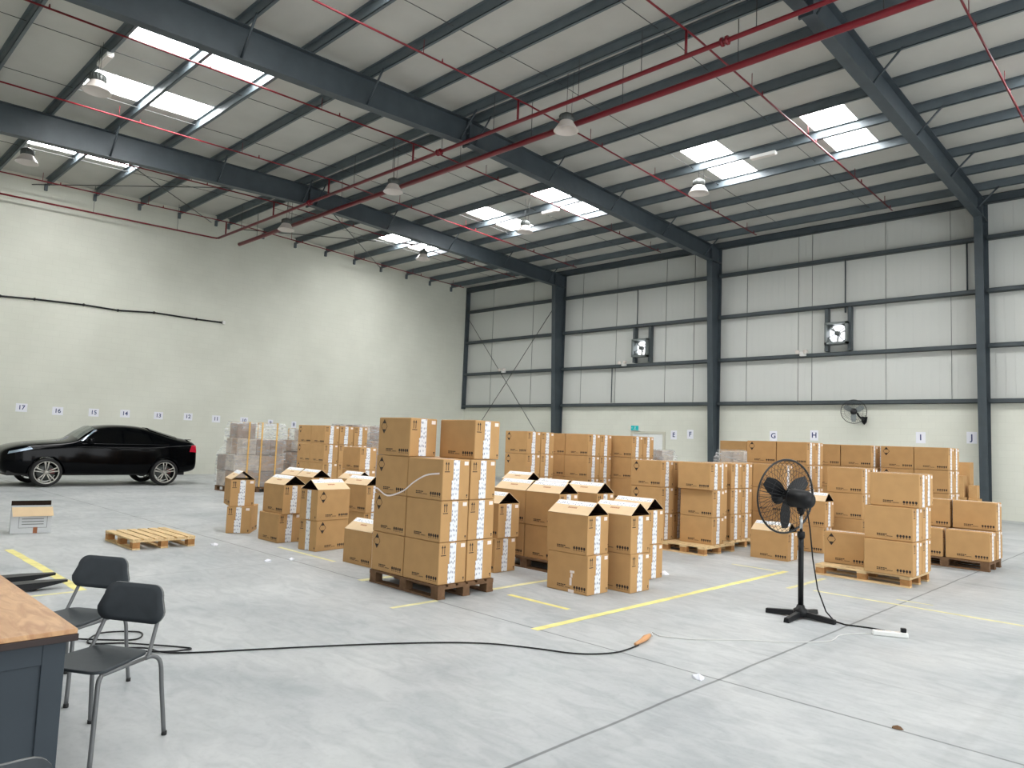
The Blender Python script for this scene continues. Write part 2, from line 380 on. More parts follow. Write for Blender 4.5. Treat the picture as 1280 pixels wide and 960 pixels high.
frames = [(-21.3, 'left rafter frame, farthest from camera'), (-13.55, 'middle rafter frame, running to the column left of the right fan'), (-4.87, 'right rafter frame, ending at the column near right edge'), (3.6, 'far right rafter frame beyond the picture edge')]
def rtop(y): return roofz(y) - PUR_H - .004
def rbot(y): return 9.2 - (.05 if y < RY else .031) * abs(y - RY)
side_names = ['leftmost', 'middle', 'right']
for i, (X, nm) in enumerate(frames[:3]):
    R = thing('roof_rafter', 'grey steel roof rafter, %s one, spanning ridge to back wall column' % side_names[i], 'beam', (X, 0, 0), 0, 'roof rafters')
    for ya, yb in ((YF, RY), (RY, 24.9)):
        m = MB(); t = .012
        def sl(x0, x1, f0, f1):
            m.hexa([(x0, ya, f0(ya)), (x1, ya, f0(ya)), (x1, yb, f0(yb)), (x0, yb, f0(yb)), (x0, ya, f1(ya)), (x1, ya, f1(ya)), (x1, yb, f1(yb)), (x0, yb, f1(yb))])
        sl(-.005, .005, rbot, rtop); sl(-.12, .12, rbot, lambda y: rbot(y) + .016); sl(-.12, .12, lambda y: rtop(y) - .016, rtop)
        m.build('rafter_beam', M['steel'], R)
    m = MB()
    for dy in (-.012, .012): m.box(-.13, .13, RY + dy - .011, RY + dy + .011, rbot(RY) - .06, rtop(RY))
    for zz in (9.3, 9.45, 9.6, 9.72):
        for xx in (-.07, .07): m.box(xx - .018, xx + .018, RY - .05, RY + .05, zz - .018, zz + .018)
    m.build('ridge_splice', M['steel'], R)
    for y in (2.92, 5.87, 8.8, 11.6, 12.1, 15.0, 17.94, 20.9, 23.75):
        m = MB(); m.tube([(.02, y, rbot(y) + .03), (.62, y, roofz(y) - PUR_H + .03)], .026, 4)
        m.build('fly_brace', M['steel'], R)
    # tapered column
    Cc = thing('steel_column', ['grey tapered steel column in back wall, left of the wall exit sign', 'grey tapered steel column in back wall between signs F and G', 'grey tapered steel column in back wall right of sign J'][i], 'column', (X, YB, 0), 0, 'back wall columns')
    m = MB(); zt, yo, yt, yb0 = rbot(24.2) + .02, 0, -.78, -.40
    m.hexa([(-.11, yb0, 0), (.11, yb0, 0), (.11, yb0 + .016, 0), (-.11, yb0 + .016, 0), (-.11, yt, zt), (.11, yt, zt), (.11, yt + .016, zt), (-.11, yt + .016, zt)])
    m.build('inner_flange', M['steel'], Cc)
    m = MB(); m.hexa([(-.006, yb0, 0), (.006, yb0, 0), (.006, -.01, 0), (-.006, -.01, 0), (-.006, yt, zt), (.006, yt, zt), (.006, -.01, zt), (-.006, -.01, zt)])
    m.box(-.006, .006, yt, -.01, zt, rtop(24.6)); m.build('web', M['steel'], Cc)
    MB().box(-.11, .11, -.024, -.004, 0, rtop(25)).build('outer_flange', M['steel'], Cc)
    m = MB(); m.hexa([(-.11, -.79, zt - .01), (.11, -.79, zt - .01), (.11, -.01, zt - .01), (-.11, -.01, zt - .01), (-.11, -.79, zt + .01), (.11, -.79, zt + .01), (.11, -.01, zt + .01), (-.11, -.01, zt + .01)])
    m.box(-.11, .11, -.79, -.77, zt, rtop(24.2)); m.build('knee_plate', M['steel'], Cc)
    MB().box(-.2, .2, -.5, -.005, 0, .025).build('base_plate', M['steel'], Cc)
MBc = MB().box(XL + .005, XL + .12, YB - .2, YB - .002, 3.3, roofz(YB) - .25)
tag(MBc.build('corner_column', M['steel']), 'dark slim steel corner post where left and back walls meet', 'column')

bays = [(XL + .12, -21.41, 'left of the leftmost column'), (-21.19, -13.66, 'between leftmost and middle columns'), (-13.44, -4.98, 'between middle and right columns'), (-4.76, 3.4, 'right of the right column')]
for z, nm in ((3.37, 'lowest'), (5.0, 'second'), (6.64, 'third'), (8.24, 'top')):
    for x0, x1, bn in bays:
        m = MB(); h = .125; t = .012
        m.box(x0, x1, YB - .2, YB - .188, z, z + h); m.box(x0, x1, YB - .2, YB - .003, z, z + t); m.box(x0, x1, YB - .2, YB - .003, z + h - t, z + h)
        tag(m.build('wall_girt', M['girt']), '%s grey wall rail %s' % (nm, bn), 'rail', 'back wall girts')

def rod(name, pts, r, label, cat, mt, group=None, n=6):
    return tag(MB().tube(pts, r, n).build(name, mt), label, cat, group)
for x, lab in ((-24.6, 'left of the leftmost rafter'), (-19.3, 'just right of the leftmost rafter'), (-16.7, 'just left of middle rafter'), (-10.6, 'just right of middle rafter'), (-7.7, 'just left of right rafter')):
    rod('sag_rod', [(x, YF + 2, roofz(YF + 2) - .13), (x, RY, roofz(RY) - .13), (x, 23.7, roofz(23.7) - .13)], .008, 'thin sag rod under roof lining ' + lab, 'rod', M['rod'], 'roof sag rods')
for a, b, lab in (((-27.6, 11.3), (-21.6, 5.4), 'from wall near the ridge to rafter at left'), ((-27.6, 5.4), (-21.6, 11.3), 'from left wall at near end to rafter at ridge'), ((-27.6, 19.3), (-21.6, 12.4), 'from left wall at far end to rafter at ridge'), ((-27.6, 12.4), (-21.6, 19.3), 'from left wall at ridge to rafter far end')):
    rod('roof_brace', [(a[0], a[1], roofz(a[1]) - .36), (b[0], b[1], roofz(b[1]) - .36)], .016, 'diagonal roof brace rod ' + lab, 'rod', M['rod'], 'roof brace rods')
rod('wall_brace', [(-27.7, 24.75, 8.15), (-21.3, 24.62, .9)], .016, 'diagonal wall brace rod falling from corner to leftmost column', 'rod', M['rod'], 'wall brace rods')
rod('wall_brace', [(-21.45, 24.66, 8.1), (-27.7, 24.7, .9)], .016, 'diagonal wall brace rod rising from corner floor to leftmost column', 'rod', M['rod'], 'wall brace rods')
for x, z0, z1, lab in ((-8.85, 6.45, 8.24, 'above the right exhaust fan'), (-5.3, 6.79, 8.24, 'near the right column'), (-17.2, 6.79, 8.24, 'above the left exhaust fan'), (-18.42, 3.52, 5.0, 'above the lowest rail, left of left exhaust fan')):
    rod('conduit', [(x, YB - .1, z0), (x, YB - .1, z1)], .024, 'thin dark vertical conduit ' + lab, 'pipe', M['steel'], 'vertical conduits')

# ------------------------------------------------------------------ sprinkler pipes
T = thing('sprinkler_main', 'large dark red sprinkler main running under the roof ridge', 'pipe', (0, 12.4, 9.03), 0, 'sprinkler mains')
MB().tube([(-27.45, 0, 0), (XR - .1, 0, 0)], .07, 14).build('pipe', M['red'], T)
for x in (-26, -23.4, -20.2, -17.4, -14.4, -11.8, -9.1, -6.4, -3.8): MB().tube([(x, 0, .08), (x, 0, roofz(12.4) - 9.03)], .008, 5).build('hanger', M['rod'], T)
T = thing('sprinkler_main', 'thinner dark red sprinkler main beside the ridge with branch risers', 'pipe', (0, 11.5, 9.05), 0, 'sprinkler mains')
MB().tube([(-27.3, 0, 0), (XR - .1, 0, 0)], .046, 12).build('pipe', M['red'], T)
for x in (-25.4, -22, -18.1, -16.2, -14.1, -12.2, -9.6, -8, -5.6, -3.6): MB().tube([(x, 0, .05), (x, 0, roofz(11.5) - 9.05 - .1)], .008, 5).build('hanger', M['rod'], T)
for x in (-6.2, -2.2, -14.2, -20.6):
    m = MB()
    for dx in (-.05, .05): m.lathe([(0, -.02), (.085, -.02), (.085, .02), (0, .02)], (x + dx, 0, 0), (1, 0, 0), 12)
    m.build('coupling', M['red'], T)
T = thing('sprinkler_wall_pipe', 'dark red sprinkler pipe running level high along the left wall', 'pipe', (-27.42, 11.5, 9.05))
MB().tube([(0, -12.6, -.31), (0, -.15, 0), (.03, -.04, 0), (.115, 0, 0)], .03, 10).build('pipe', M['red'], T)
for y in (4, 7.2, 10): MB().tube([(0, y - 11.5, -.02 + .025 * (y - 11.5)), (0, y - 11.5, roofz(y) - 9.05)], .007, 5).build('hanger', M['rod'], T)
bx = [(-26.7, 'leftmost, beside the left wall'), (-23.0, 'second from the left wall'), (-19.5, 'third from the left wall'), (-15.3, 'just left of the middle rafter'), (-11.4, 'just right of middle rafter'), (-7.0, 'left of right rafter'), (-2.95, 'right of the right rafter')]
for x, lab in bx:
    B = thing('sprinkler_branch', 'thin red sprinkler branch pipe across the roof, ' + lab, 'pipe', (x, 0, 0), 0, 'sprinkler branches')
    def bz(y): return 9.58 - .028 * abs(y - RY)
    MB().tube([(0, YF + .3, bz(YF + .3)), (0, RY, bz(RY)), (0, 23.6, bz(23.6))], .021, 8).build('pipe', M['red'], B)
    MB().tube([(0, 11.5, 9.098), (0, 11.5, bz(11.5))], .028, 8).build('riser', M['red'], B)
    for y in (2.5, 5.5, 8.7, 14.2, 17.2, 20.4, 22.9):
        MB().tube([(0, y, bz(y) + .02), (0, y, roofz(y) - .15)], .008, 5).build('hanger', M['red'], B)
        MB().tube([(0, y + .5, bz(y + .5)), (0, y + .5, bz(y) + .1)], [.022, .012], 6).build('sprinkler_head', M['red'], B)

# ------------------------------------------------------------------ high bay lamps
def lamp(x, y, z, label):
    L = thing('pendant_lamp', label, 'lamp', (x, y, z), 0, 'high bay lamps')
    m = MB().lathe([(.0, .42), (.05, .42), (.10, .39), (.155, .36), (.16, .22), (.14, .2), (0, .2)], n=20)
    for k in range(16):
        t = k * PI / 8; c, s_ = math.cos(t), math.sin(t); m.tube([(.158 * c, .158 * s_, .22), (.158 * c, .158 * s_, .35)], .012, 4)
    m.build('housing', M['lampgrey'], L)
    m = MB().lathe([(.15, .21), (.17, .17), (.27, .02), (.285, 0), (.27, 0), (.15, .17), (0, .19)], n=28); m.build('reflector', M['shade'], L)
    ht = roofz(y) - .004 - z
    m = MB().tube([(-.0, 0, .42), (0, 0, ht)], .006, 5); m.tube([(.14, .0, .36), (.18, 0, ht)], .005, 5); m.build('suspension_wire', M['rod'], L)
for x, y, z, lab in ((-10.3, 11.95, 8.68, 'nearest of the three under the ridge'), (-16.75, 11.95, 8.68, 'middle of the three under the ridge'), (-22.9, 11.95, 8.68, 'farthest of three under the ridge'),
                     (-16.9, 4.3, 8.75, 'at upper left beside the bright rooflights'), (-23.1, 4.35, 8.75, 'at far left edge before the left wall'),
                     (-10.1, 17.4, 8.72, 'on far slope right of middle rafter'), (-16.5, 17.2, 8.72, 'on far slope left of middle rafter'), (-22.3, 17.5, 8.72, 'on far slope nearest left wall')):
    lamp(x, y, z, 'white conical high bay lamp ' + lab)
for x, y, lab in ((-16.1, 18.0, 'far slope purlin left of middle rafter'), (-8.5, 17.95, 'far slope purlin right of middle rafter'), (-16.95, 4.42, 'near purlin above the upper left lamp')):
    T = thing('batten_light', 'small white box light fitted under ' + lab, 'light', (x, y, roofz(y) - .3), 0, 'small box lights')
    bevel(MB().box(-.35, .35, -.07, .07, 0, .08).build('body', M['white'], T), .01)
    MB().box(-.33, .33, -.05, .05, -.02, -.001).build('diffuser', M['shade'], T)

# ------------------------------------------------------------------ wall fans, exhaust fans, exit sign, door, signs
def exhaust(x, z, label):
    E = thing('exhaust_fan', label, 'fan', (x, YB - .2, z), 0, 'wall exhaust fans')
    m = MB(); w = .37
    for a in (((-w, -w + .07), (-w, w)), ((w - .07, w), (-w, w)), ((-w, w), (-w, -w + .07)), ((-w, w), (w - .07, w))):
        m.box(a[0][0], a[0][1], -.22, .17, a[1][0], a[1][1])
    m.build('frame', M['galv'], E)
    m = MB(); ring = [(.315 * math.cos(t * PI / 12), .315 * math.sin(t * PI / 12)) for t in range(24)]
    for k in range(24):
        a, b = ring[k], ring[(k + 1) % 24]
        def sq(p):
            s_ = .31 / max(abs(p[0]), abs(p[1])); return (p[0] * s_, p[1] * s_)
        qa, qb = sq(a), sq(b)
        m.face([(a[0], -.05, a[1]), (b[0], -.05, b[1]), (qb[0], -.05, qb[1]), (qa[0], -.05, qa[1])])
    m.build('orifice_plate', M['galv'], E)
    MB().lathe([(0, .12), (.33, .12), (.33, .13), (0, .13)], (0, 0, 0), (0, 1, 0), 28).build('daylit_shutter', M['fanlit'], E)
    for k in range(3):
        a = k * 2 * PI / 3 + .4; c, s_ = math.cos(a), math.sin(a); p = []
        for r, w2, y in ((.05, .02, .0), (.16, .03, .015), (.30, .035, .02)):
            p.append((r, w2, y))
        m = MB()
        for q in range(2):
            (r0, w0, y0), (r1, w1, y1) = p[q], p[q + 1]
            P = lambda r, u, y: (r * c - u * s_, y, r * s_ + u * c)
            m.hexa([P(r0, -w0, .02), P(r1, -w1, .03), P(r1, w1, .07), P(r0, w0, .05), P(r0, -w0, .026), P(r1, -w1, .036), P(r1, w1, .076), P(r0, w0, .056)])
        m.build('blade', M['white'], E)
    m = MB().lathe([(0, -.12), (.07, -.12), (.08, -.08), (.08, .06), (0, .06)], (0, 0, 0), (0, 1, 0), 16)
    for a in (.6, 2.2, 3.6, 5.4): m.tube([(.07 * math.cos(a), -.09, .07 * math.sin(a)), (.33 * math.cos(a), -.1, .33 * math.sin(a))], .012, 5)
    m.build('motor', M['lampgrey'], E)
    for dx in (-.36, .36):
        m = MB().box(dx - .07 + (.0 if dx < 0 else .03), dx + .04 + (.0 if dx < 0 else .03), -.03, .18, -.58, .88); m.build('side_stud', M['girt'], E)
exhaust(-9.05, 5.74, 'square exhaust fan in back wall between middle and right columns')
exhaust(-16.87, 5.74, 'square exhaust fan in back wall left of the middle column')
for x, lab in ((-10.2, 'left of the right exhaust fan'), (-17.7, 'left of the left exhaust fan'), (-24.8, 'left of leftmost column')):
    T = thing('wall_light', 'small white twin spotlight on the second wall rail ' + lab, 'light', (x, YB - .28, 5.1), 0, 'twin spotlights')
    bevel(MB().box(-.1, .1, -.04, .08, -.06, .09).build('body', M['white'], T), .01)
    for sx_ in (-1, 1): MB().lathe([(0, .06), (.05, .05), (.075, -.08), (.065, -.09), (0, -.07)], (sx_ * .15, -.08, .08), (sx_ * .3, .9, .2), 14).build('lamp_head', M['shade'], T)

def cage_fan(root, R, axis_mat, mt, nw=40, depth=.11, rings=(1.0, .72), bmat=None):
    # cage around local -Y axis; front at -depth, back at +depth
    def ring(r, y): return [axis_mat @ Vector((r * math.cos(t * PI / 24), y, r * math.sin(t * PI / 24))) for t in range(48)]
    m = MB(); m.tube(ring(R, 0), .011, 6, closed=True); m.build('cage_rim', mt, root)
    for sgn, nm in ((-1, 'front_grille'), (1, 'rear_grille')):
        m = MB()
        for k in range(nw):
            a = 2 * PI * k / nw; c, s_ = math.cos(a), math.sin(a); pts = []
            for q in range(6):
                u = q / 5; r = .1 + (R - .1) * u; a2 = a; y = sgn * depth * math.sqrt(max(0, 1 - u ** 3)); pts.append(axis_mat @ Vector((r * c, y, r * s_)))
            m.tube(pts, .0024, 4, cap=False)
        for rr in rings[1:]:
            u = (R * rr - .1) / (R - .1); m.tube(ring(R * rr, sgn * depth * math.sqrt(max(0, 1 - max(u, 0) ** 3))), .0022, 4, closed=True)
        m.lathe([(0, 0), (.1, 0), (.1, .006), (0, .006)], axis_mat @ Vector((0, sgn * depth, 0)), axis_mat.to_3x3() @ Vector((0, sgn, 0)), 20)
        m.build(nm, mt, root)
    for k in range(3):
        a = 2 * PI * k / 3 + .5; m = MB(); rows = []
        for q in range(6):
            u = q / 5; r = .05 + (R - .1) * u; w = .03 + .06 * math.sin(PI * min(1, u * .8 + .12)); tw = .45 - .22 * u
            e = []
            for sd in (-1, 1):
                off = sd * w; c, s_ = math.cos(a), math.sin(a)
                lx = r * c - off * math.cos(tw) * s_; lz = r * s_ + off * math.cos(tw) * c; e.append(axis_mat @ Vector((lx, off * math.sin(tw) * .5, lz)))
            rows.append(e)
        n3 = axis_mat.to_3x3() @ Vector((0, .003, 0))
        for q in range(5):
            (p0, p1), (p2, p3) = rows[q], rows[q + 1]
            m.hexa([p0, p1, p3, p2, p0 + n3, p1 + n3, p3 + n3, p2 + n3])
        m.build('blade', bmat or M['black'], root)

# wall fan above the signs
W = thing('wall_fan', 'black caged wall fan on back wall below the right exhaust fan', 'fan', (-8.42, 24.45, 3.1))
am = Matrix.Translation((0, 0, 0)) @ Matrix.Rotation(math.radians(20), 4, 'Z')
cage_fan(W, .38, am, M['blackmetal'], 36, .1, bmat=M['galv'])
m = MB().lathe([(0, -.16), (.07, -.15), (.09, -.06), (.09, .08), (.05, .2), (0, .2)], am @ Vector((0, .16, 0)), am.to_3x3() @ Vector((0, 1, 0)), 18); m.build('motor', M['black'], W)
m = MB().tube([(.02, .25, -.03), (.06, .3, -.14), (.12, .38, -.2), (.14, .5, -.24)], .03, 8); m.build('bracket_arm', M['black'], W)
m = MB(); m.prism([(.05, .5, -.14), (.25, .5, -.14), (.22, .5, -.32), (.15, .5, -.4), (.08, .5, -.32)], (0, .04, 0)); m.build('wall_plate', M['black'], W)

# door with exit sign
D = MB(); D.box(-17.42, -17.32, YB - .05, YB - .002, 0, 2.34); D.box(-15.88, -15.78, YB - .05, YB - .002, 0, 2.34); D.box(-17.32, -15.88, YB - .05, YB - .002, 2.24, 2.34)
dfr = struct(D.build('door_1', M['doorf']))
MB().box(-17.31, -16.61, YB - .03, YB - .004, .01, 2.23).build('door_leaf', M['doorw'], dfr)
MB().box(-16.59, -15.89, YB - .03, YB - .004, .01, 2.23).build('door_leaf', M['doorw'], dfr)
for x in (-16.68, -16.52): MB().tube([(x, YB - .07, 1.0), (x, YB - .07, 1.25)], .014, 8).build('door_handle', M['chrome'], dfr)
X = thing('exit_sign', 'green lit exit sign box above the double door', 'sign', (-17.2, YB - .06, 2.36))
MB().box(-.2, .2, -.03, .055, 0, .22).build('housing', M['white'], X)
MB().box(-.185, .185, -.037, -.0305, .015, .205).build('lit_panel', M['green'], X)
m = MB()      # running man and arrow
m.lathe([(0, 0), (.018, 0), (.018, .003), (0, .003)], (.03, -.0375, .165), (0, -1, 0), 10)
for a, b, w in (((.03, .14), (.015, .09), .016), ((.015, .09), (.045, .06), .01), ((.045, .06), (.035, .03), .009), ((.015, .09), (-.015, .06), .01), ((-.015, .06), (-.05, .06), .009), ((.03, .13), (.065, .11), .008), ((.03, .13), (-.005, .12), .008), ((-.08, .11), (-.15, .11), .008)):
    m.tube([(a[0], -.0385, a[1]), (b[0], -.0385, b[1])], w * .6, 4)
m.face([(-.15, -.0395, .14), (-.15, -.0395, .08), (-.18, -.0395, .11)]); m.build('pictogram', M['white'], X)

def text_mesh(txt, size):
    cu = bpy.data.curves.new('letters', 'FONT'); cu.body = txt; cu.size = size; cu.align_x = 'CENTER'; cu.align_y = 'CENTER'; cu.extrude = .0008; cu.offset = size * .022
    ob = bpy.data.objects.new('letters', cu); COL.objects.link(ob)
    dg = bpy.context.evaluated_depsgraph_get(); me = bpy.data.meshes.new_from_object(ob.evaluated_get(dg)); bpy.data.objects.remove(ob); return me
def sign(txt, loc, rz, w, h, label):
    P = thing('wall_sign', label, 'sign', loc, rz, 'paper bay signs')
    MB().box(-w / 2, w / 2, -.006, -.001, -h / 2, h / 2).build('sheet', M['paper'], P)
    me = text_mesh(txt, h * .72); me.materials.clear(); me.materials.append(M['blueink'])
    o = link('lettering', me, P, (0, -.0075, 0)); o.rotation_euler = (PI / 2, 0, 0)
for t, y, z in (('17', 5.74, 2.17), ('16', 6.77, 2.12), ('15', 7.86, 2.13), ('14', 8.86, 2.15), ('13', 10.0, 2.14), ('12', 11.07, 2.16), ('11', 12.14, 2.13), ('10', 13.27, 2.12), ('9', 14.4, 2.08), ('8', 15.45, 2.06)):
    sign(t, (XL + .002, y, z), PI / 2, .32 if len(t) > 1 else .22, .27, 'white paper sign numbered %s on the left wall' % t)
for t, x, z in (('E', -15.4, 2.22), ('F', -14.67, 2.26), ('G', -11.34, 2.27), ('H', -9.9, 2.32), ('I', -6.62, 2.32), ('J', -5.25, 2.35)):
    sign(t, (x, YB - .002, z), 0, .27, .35, 'white paper sign lettered %s on the back wall' % t)

# cable across the left wall
pts = [(4.2, 5.66), (4.87, 5.69), (5.81, 5.75), (7.25, 5.80), (8.34, 5.78), (9.55, 5.89), (11.09, 5.88), (12.1, 5.9)]
K = thing('wall_cable', 'black cable strung along left wall above the car', 'cable', (XL, 0, 0))
MB().tube([(.035, y, z) for y, z in pts], .03, 6).build('cable', M['black'], K)
for y, z in pts[1:-1]: MB().box(.002, .07, y - .02, y + .02, z - .045, z + .045).build('clip', M['black'], K)
m = MB().box(.002, .12, 12.08, 12.18, 5.84, 5.96); m.build('end_box', M['white'], K)

# ------------------------------------------------------------------ cartons
L, Wd, Hh = .595, .382, .433
GAP = .004
def front_print(m, y, sgn, diamond, x0=0, mi=1):
    """black print on a long face at y; sgn=-1 faces -Y"""
    e = .0012
    def P(x, z): return (x * (-sgn), y + sgn * e, z)
    def rect(xa, xb, za, zb): m.face([P(xa, za), P(xb, za), P(xb, zb), P(xa, zb)], mi)
    # two lines of small print
    for k in range(5):
        rect(-.14 + k * .026, -.14 + k * .026 + .02, .068, .080)
    for k in range(4): rect(-.14 + k * .026, -.14 + k * .026 + .021, .052, .062)
    rect(-.02, .055, .050, .055); rect(-.14, .055, .044, .0455)
    # five handling symbols
    for k in range(5):
        c = .115 + k * .036
        m.face([P(c - .0155, .062), P(c, .042), P(c + .0155, .062), P(c + .010, .082), P(c - .010, .082)], mi)
        rect(c - .011, c + .011, .034, .039)
    if diamond:
        c, z, a = -.195, .33, .058
        m.face([P(c - .036, z + .034), P(c + .036, z + .034), P(c, z + .080)], mi); m.face([P(c - .036, z - .034), P(c, z - .080), P(c + .036, z - .034)], mi)
        for p, q in (((-a, 0), (0, .08)), ((0, .08), (a, 0)), ((a, 0), (0, -.08)), ((0, -.08), (-a, 0))):
            d = Vector((q[0] - p[0], 0, q[1] - p[1])).normalized() * .0034; nx, nz = -d.z, d.x
            m.face([P(c + p[0] - nx, z + p[1] - nz), P(c + q[0] - nx, z + q[1] - nz), P(c + q[0] + nx, z + q[1] + nz), P(c + p[0] + nx, z + p[1] + nz)], mi)
def end_print(m, x, sgn, mi=1):
    e = .0012
    def P(y, z): return (x + sgn * e, y * sgn, z)
    def rect(ya, yb, za, zb): m.face([P(ya, za), P(yb, za), P(yb, zb), P(ya, zb)], mi)
    for c in (-.148, -.118):
        rect(c - .0045, c + .0045, .315, .385); m.face([P(c - .0135, .38), P(c + .0135, .38), P(c, .410)], mi)
    rect(-.168, -.098, .297, .306)
    rect(.15, .168, .04, .058); rect(.153, .165, .026, .036)
def carton_body(diamond, opened):
    m = MB(); a, b, t = L / 2, Wd / 2, .004
    if not opened:
        c = .007
        r0 = [(-a + c, -b, 0), (a - c, -b, 0), (a, -b + c, 0), (a, b - c, 0), (a - c, b, 0), (-a + c, b, 0), (-a, b - c, 0), (-a, -b + c, 0)]
        lv = []
        for zz, sh in ((0, c), (c, 0), (Hh - c, 0), (Hh, c)):
            lv.append([(x - (sh if x > 0 else -sh), y - (sh if y > 0 else -sh), zz) for x, y, _ in r0])
        for q in range(3):
            for k in range(8): m.face([lv[q][k], lv[q][(k + 1) % 8], lv[q + 1][(k + 1) % 8], lv[q + 1][k]])
        m.face(lv[0][::-1]); m.face(lv[3])
    else:
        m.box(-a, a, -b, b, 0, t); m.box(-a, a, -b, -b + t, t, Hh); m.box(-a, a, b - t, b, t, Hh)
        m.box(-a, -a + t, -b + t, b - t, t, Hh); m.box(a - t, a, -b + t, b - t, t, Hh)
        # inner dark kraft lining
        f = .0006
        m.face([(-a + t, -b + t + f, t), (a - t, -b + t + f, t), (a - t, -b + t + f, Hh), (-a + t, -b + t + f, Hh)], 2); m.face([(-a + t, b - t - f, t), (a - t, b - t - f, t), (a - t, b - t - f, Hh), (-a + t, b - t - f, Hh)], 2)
    front_print(m, -b, -1, diamond); front_print(m, b, 1, False); end_print(m, a, 1); end_print(m, -a, -1)
    if not opened:      # top seam tape and small print
        m.face([(-a, -.034, Hh + .001), (a, -.034, Hh + .001), (a, .034, Hh + .001), (-a, .034, Hh + .001)], 3)
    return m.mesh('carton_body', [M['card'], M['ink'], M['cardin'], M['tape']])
def tape_mesh():
    m = MB(); a = L / 2
    m.box(a + .0006, a + .0022, -.046, .040, .008, Hh - .008); m.box(a + .0018, a + .003, -.064, .034, .008, .21)
    return m.mesh('end_tape', M['tape'])
def tape_mesh2():
    m = MB(); a = L / 2
    m.box(-a - .0022, -a - .0006, -.046, .04, .008, Hh - .008); return m.mesh('end_tape', M['tape'])
def label_mesh():
    m = MB(); a = L / 2; m.box(a + .0006, a + .002, .108, .165, .372, .412); return m.mesh('sticker', M['pink'])
RID = .135
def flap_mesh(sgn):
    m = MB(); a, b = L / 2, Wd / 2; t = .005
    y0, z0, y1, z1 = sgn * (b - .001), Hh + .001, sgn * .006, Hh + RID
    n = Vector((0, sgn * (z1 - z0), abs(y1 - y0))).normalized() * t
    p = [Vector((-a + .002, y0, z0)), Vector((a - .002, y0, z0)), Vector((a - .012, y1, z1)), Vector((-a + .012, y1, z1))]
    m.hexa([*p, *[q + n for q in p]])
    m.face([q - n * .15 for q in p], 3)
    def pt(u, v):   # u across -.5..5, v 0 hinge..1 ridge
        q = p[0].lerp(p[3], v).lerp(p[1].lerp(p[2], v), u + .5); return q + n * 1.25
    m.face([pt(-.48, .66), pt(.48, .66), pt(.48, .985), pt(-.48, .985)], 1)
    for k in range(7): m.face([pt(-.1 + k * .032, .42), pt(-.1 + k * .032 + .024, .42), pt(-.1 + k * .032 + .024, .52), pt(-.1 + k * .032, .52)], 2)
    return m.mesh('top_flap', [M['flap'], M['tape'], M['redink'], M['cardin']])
ME = {('c', 1): carton_body(True, False), ('c', 0): carton_body(False, False), ('o', 1): carton_body(True, True), ('o', 0): carton_body(False, True)}
TAPE, TAPE2, LABEL, FLF, FLB = tape_mesh(), tape_mesh2(), label_mesh(), flap_mesh(-1), flap_mesh(1)
def carton(frx, fry, z, label, kind='c', dia=0, rz=0.0, group=None, sticker=True):
    """frx, fry: the corner where the printed long face meets the taped end"""
    c, s_ = math.cos(rz), math.sin(rz); lx, ly = -L / 2, Wd / 2
    o = thing('carton' if kind == 'c' else 'open_carton', label, 'box', (frx + lx * c - ly * s_, fry + lx * s_ + ly * c, z + .0005), rz, group)
    link('carton_body', ME[(kind, dia)], o)
    link('end_tape', TAPE, o); link('end_tape', TAPE2, o)
    if sticker: link('sticker', LABEL, o)
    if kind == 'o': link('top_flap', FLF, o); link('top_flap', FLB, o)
    return o

def pallet(frx, fry, lx, ly, label, light=True, rz=0.0, long='x'):
    """frx,fry = near right corner; block pallet"""
    P = thing('wooden_pallet', label, 'pallet', (frx, fry, 0), rz, 'wooden pallets')
    tw = M['wood'] if light else M['olddark']; bw = M['woodd'] if light else M['olddark']
    xs_ = (-lx, -lx / 2 - .05, -.12); ys_ = (0, ly / 2 - .05, ly - .1)
    m = MB(); n = 6 if long == 'x' else 7
    if long == 'x':
        w = ly / n * .78
        for k in range(n):
            y = k * (ly - w) / (n - 1); m.box(-lx, 0, y, y + w, .122, .144)
        for x in xs_: m.box(x, x + .12, 0, ly, .1, .122)
        for y in ys_: m.box(-lx, 0, y, y + .1, 0, .022)
    else:
        w = lx / n * .78
        for k in range(n):
            x = -lx + k * (lx - w) / (n - 1); m.box(x, x + w, 0, ly, .122, .144)
        for y in ys_: m.box(-lx, 0, y, y + .1, .1, .122)
        for x in xs_: m.box(x, x + .12, 0, ly, 0, .022)
    m.build('deck_boards', tw, P)
    for x in xs_:
        for y in ys_: MB().box(x + .003, x + .117, y + .003, y + .097, .0225, .0995).build('block', bw, P)
    return P

PZ = .1445
def LV(k, base=PZ): return base + k * (Hh + GAP)
names3 = ['bottom', 'middle', 'top']; names4 = ['bottom', 'second', 'third', 'top']
def stack(frx, fry, nx, ny, nl, phrase, base=PZ, dia=True, skip=(), kinds=None, group=None, jit=.006, gx=.007):
    nm = names4 if nl == 4 else names3 if nl == 3 else ['lower', 'upper'] if nl == 2 else ['only']
    for l in range(nl):
        for i in range(nx):
            for j in range(ny):
                if (i, j, l) in skip: continue
                col = ''
                if ny > 1: col += ('front ' if j == 0 else 'back ' if j == ny - 1 else 'mid-depth ')
                if nx > 1: col += 'left ' if i == 0 else 'right '
                st = kinds(i, j, l) if kinds else 'c'
                lab = ('gable-topped open ' if st == 'o' else 'closed ') + 'brown carton, ' + nm[l] + ' layer ' + col + 'of ' + phrase
                dx, dy = random.uniform(-jit, 0), random.uniform(0, jit)
                carton(frx - (nx - 1 - i) * (L + gx + .004) + dx, fry + j * (Wd + gx + .008) + dy, LV(l, base), lab, st, 1 if (dia and i == 0 and nx > 1) or (dia and nx == 1) else 0, 0, group or ('cartons of ' + phrase))

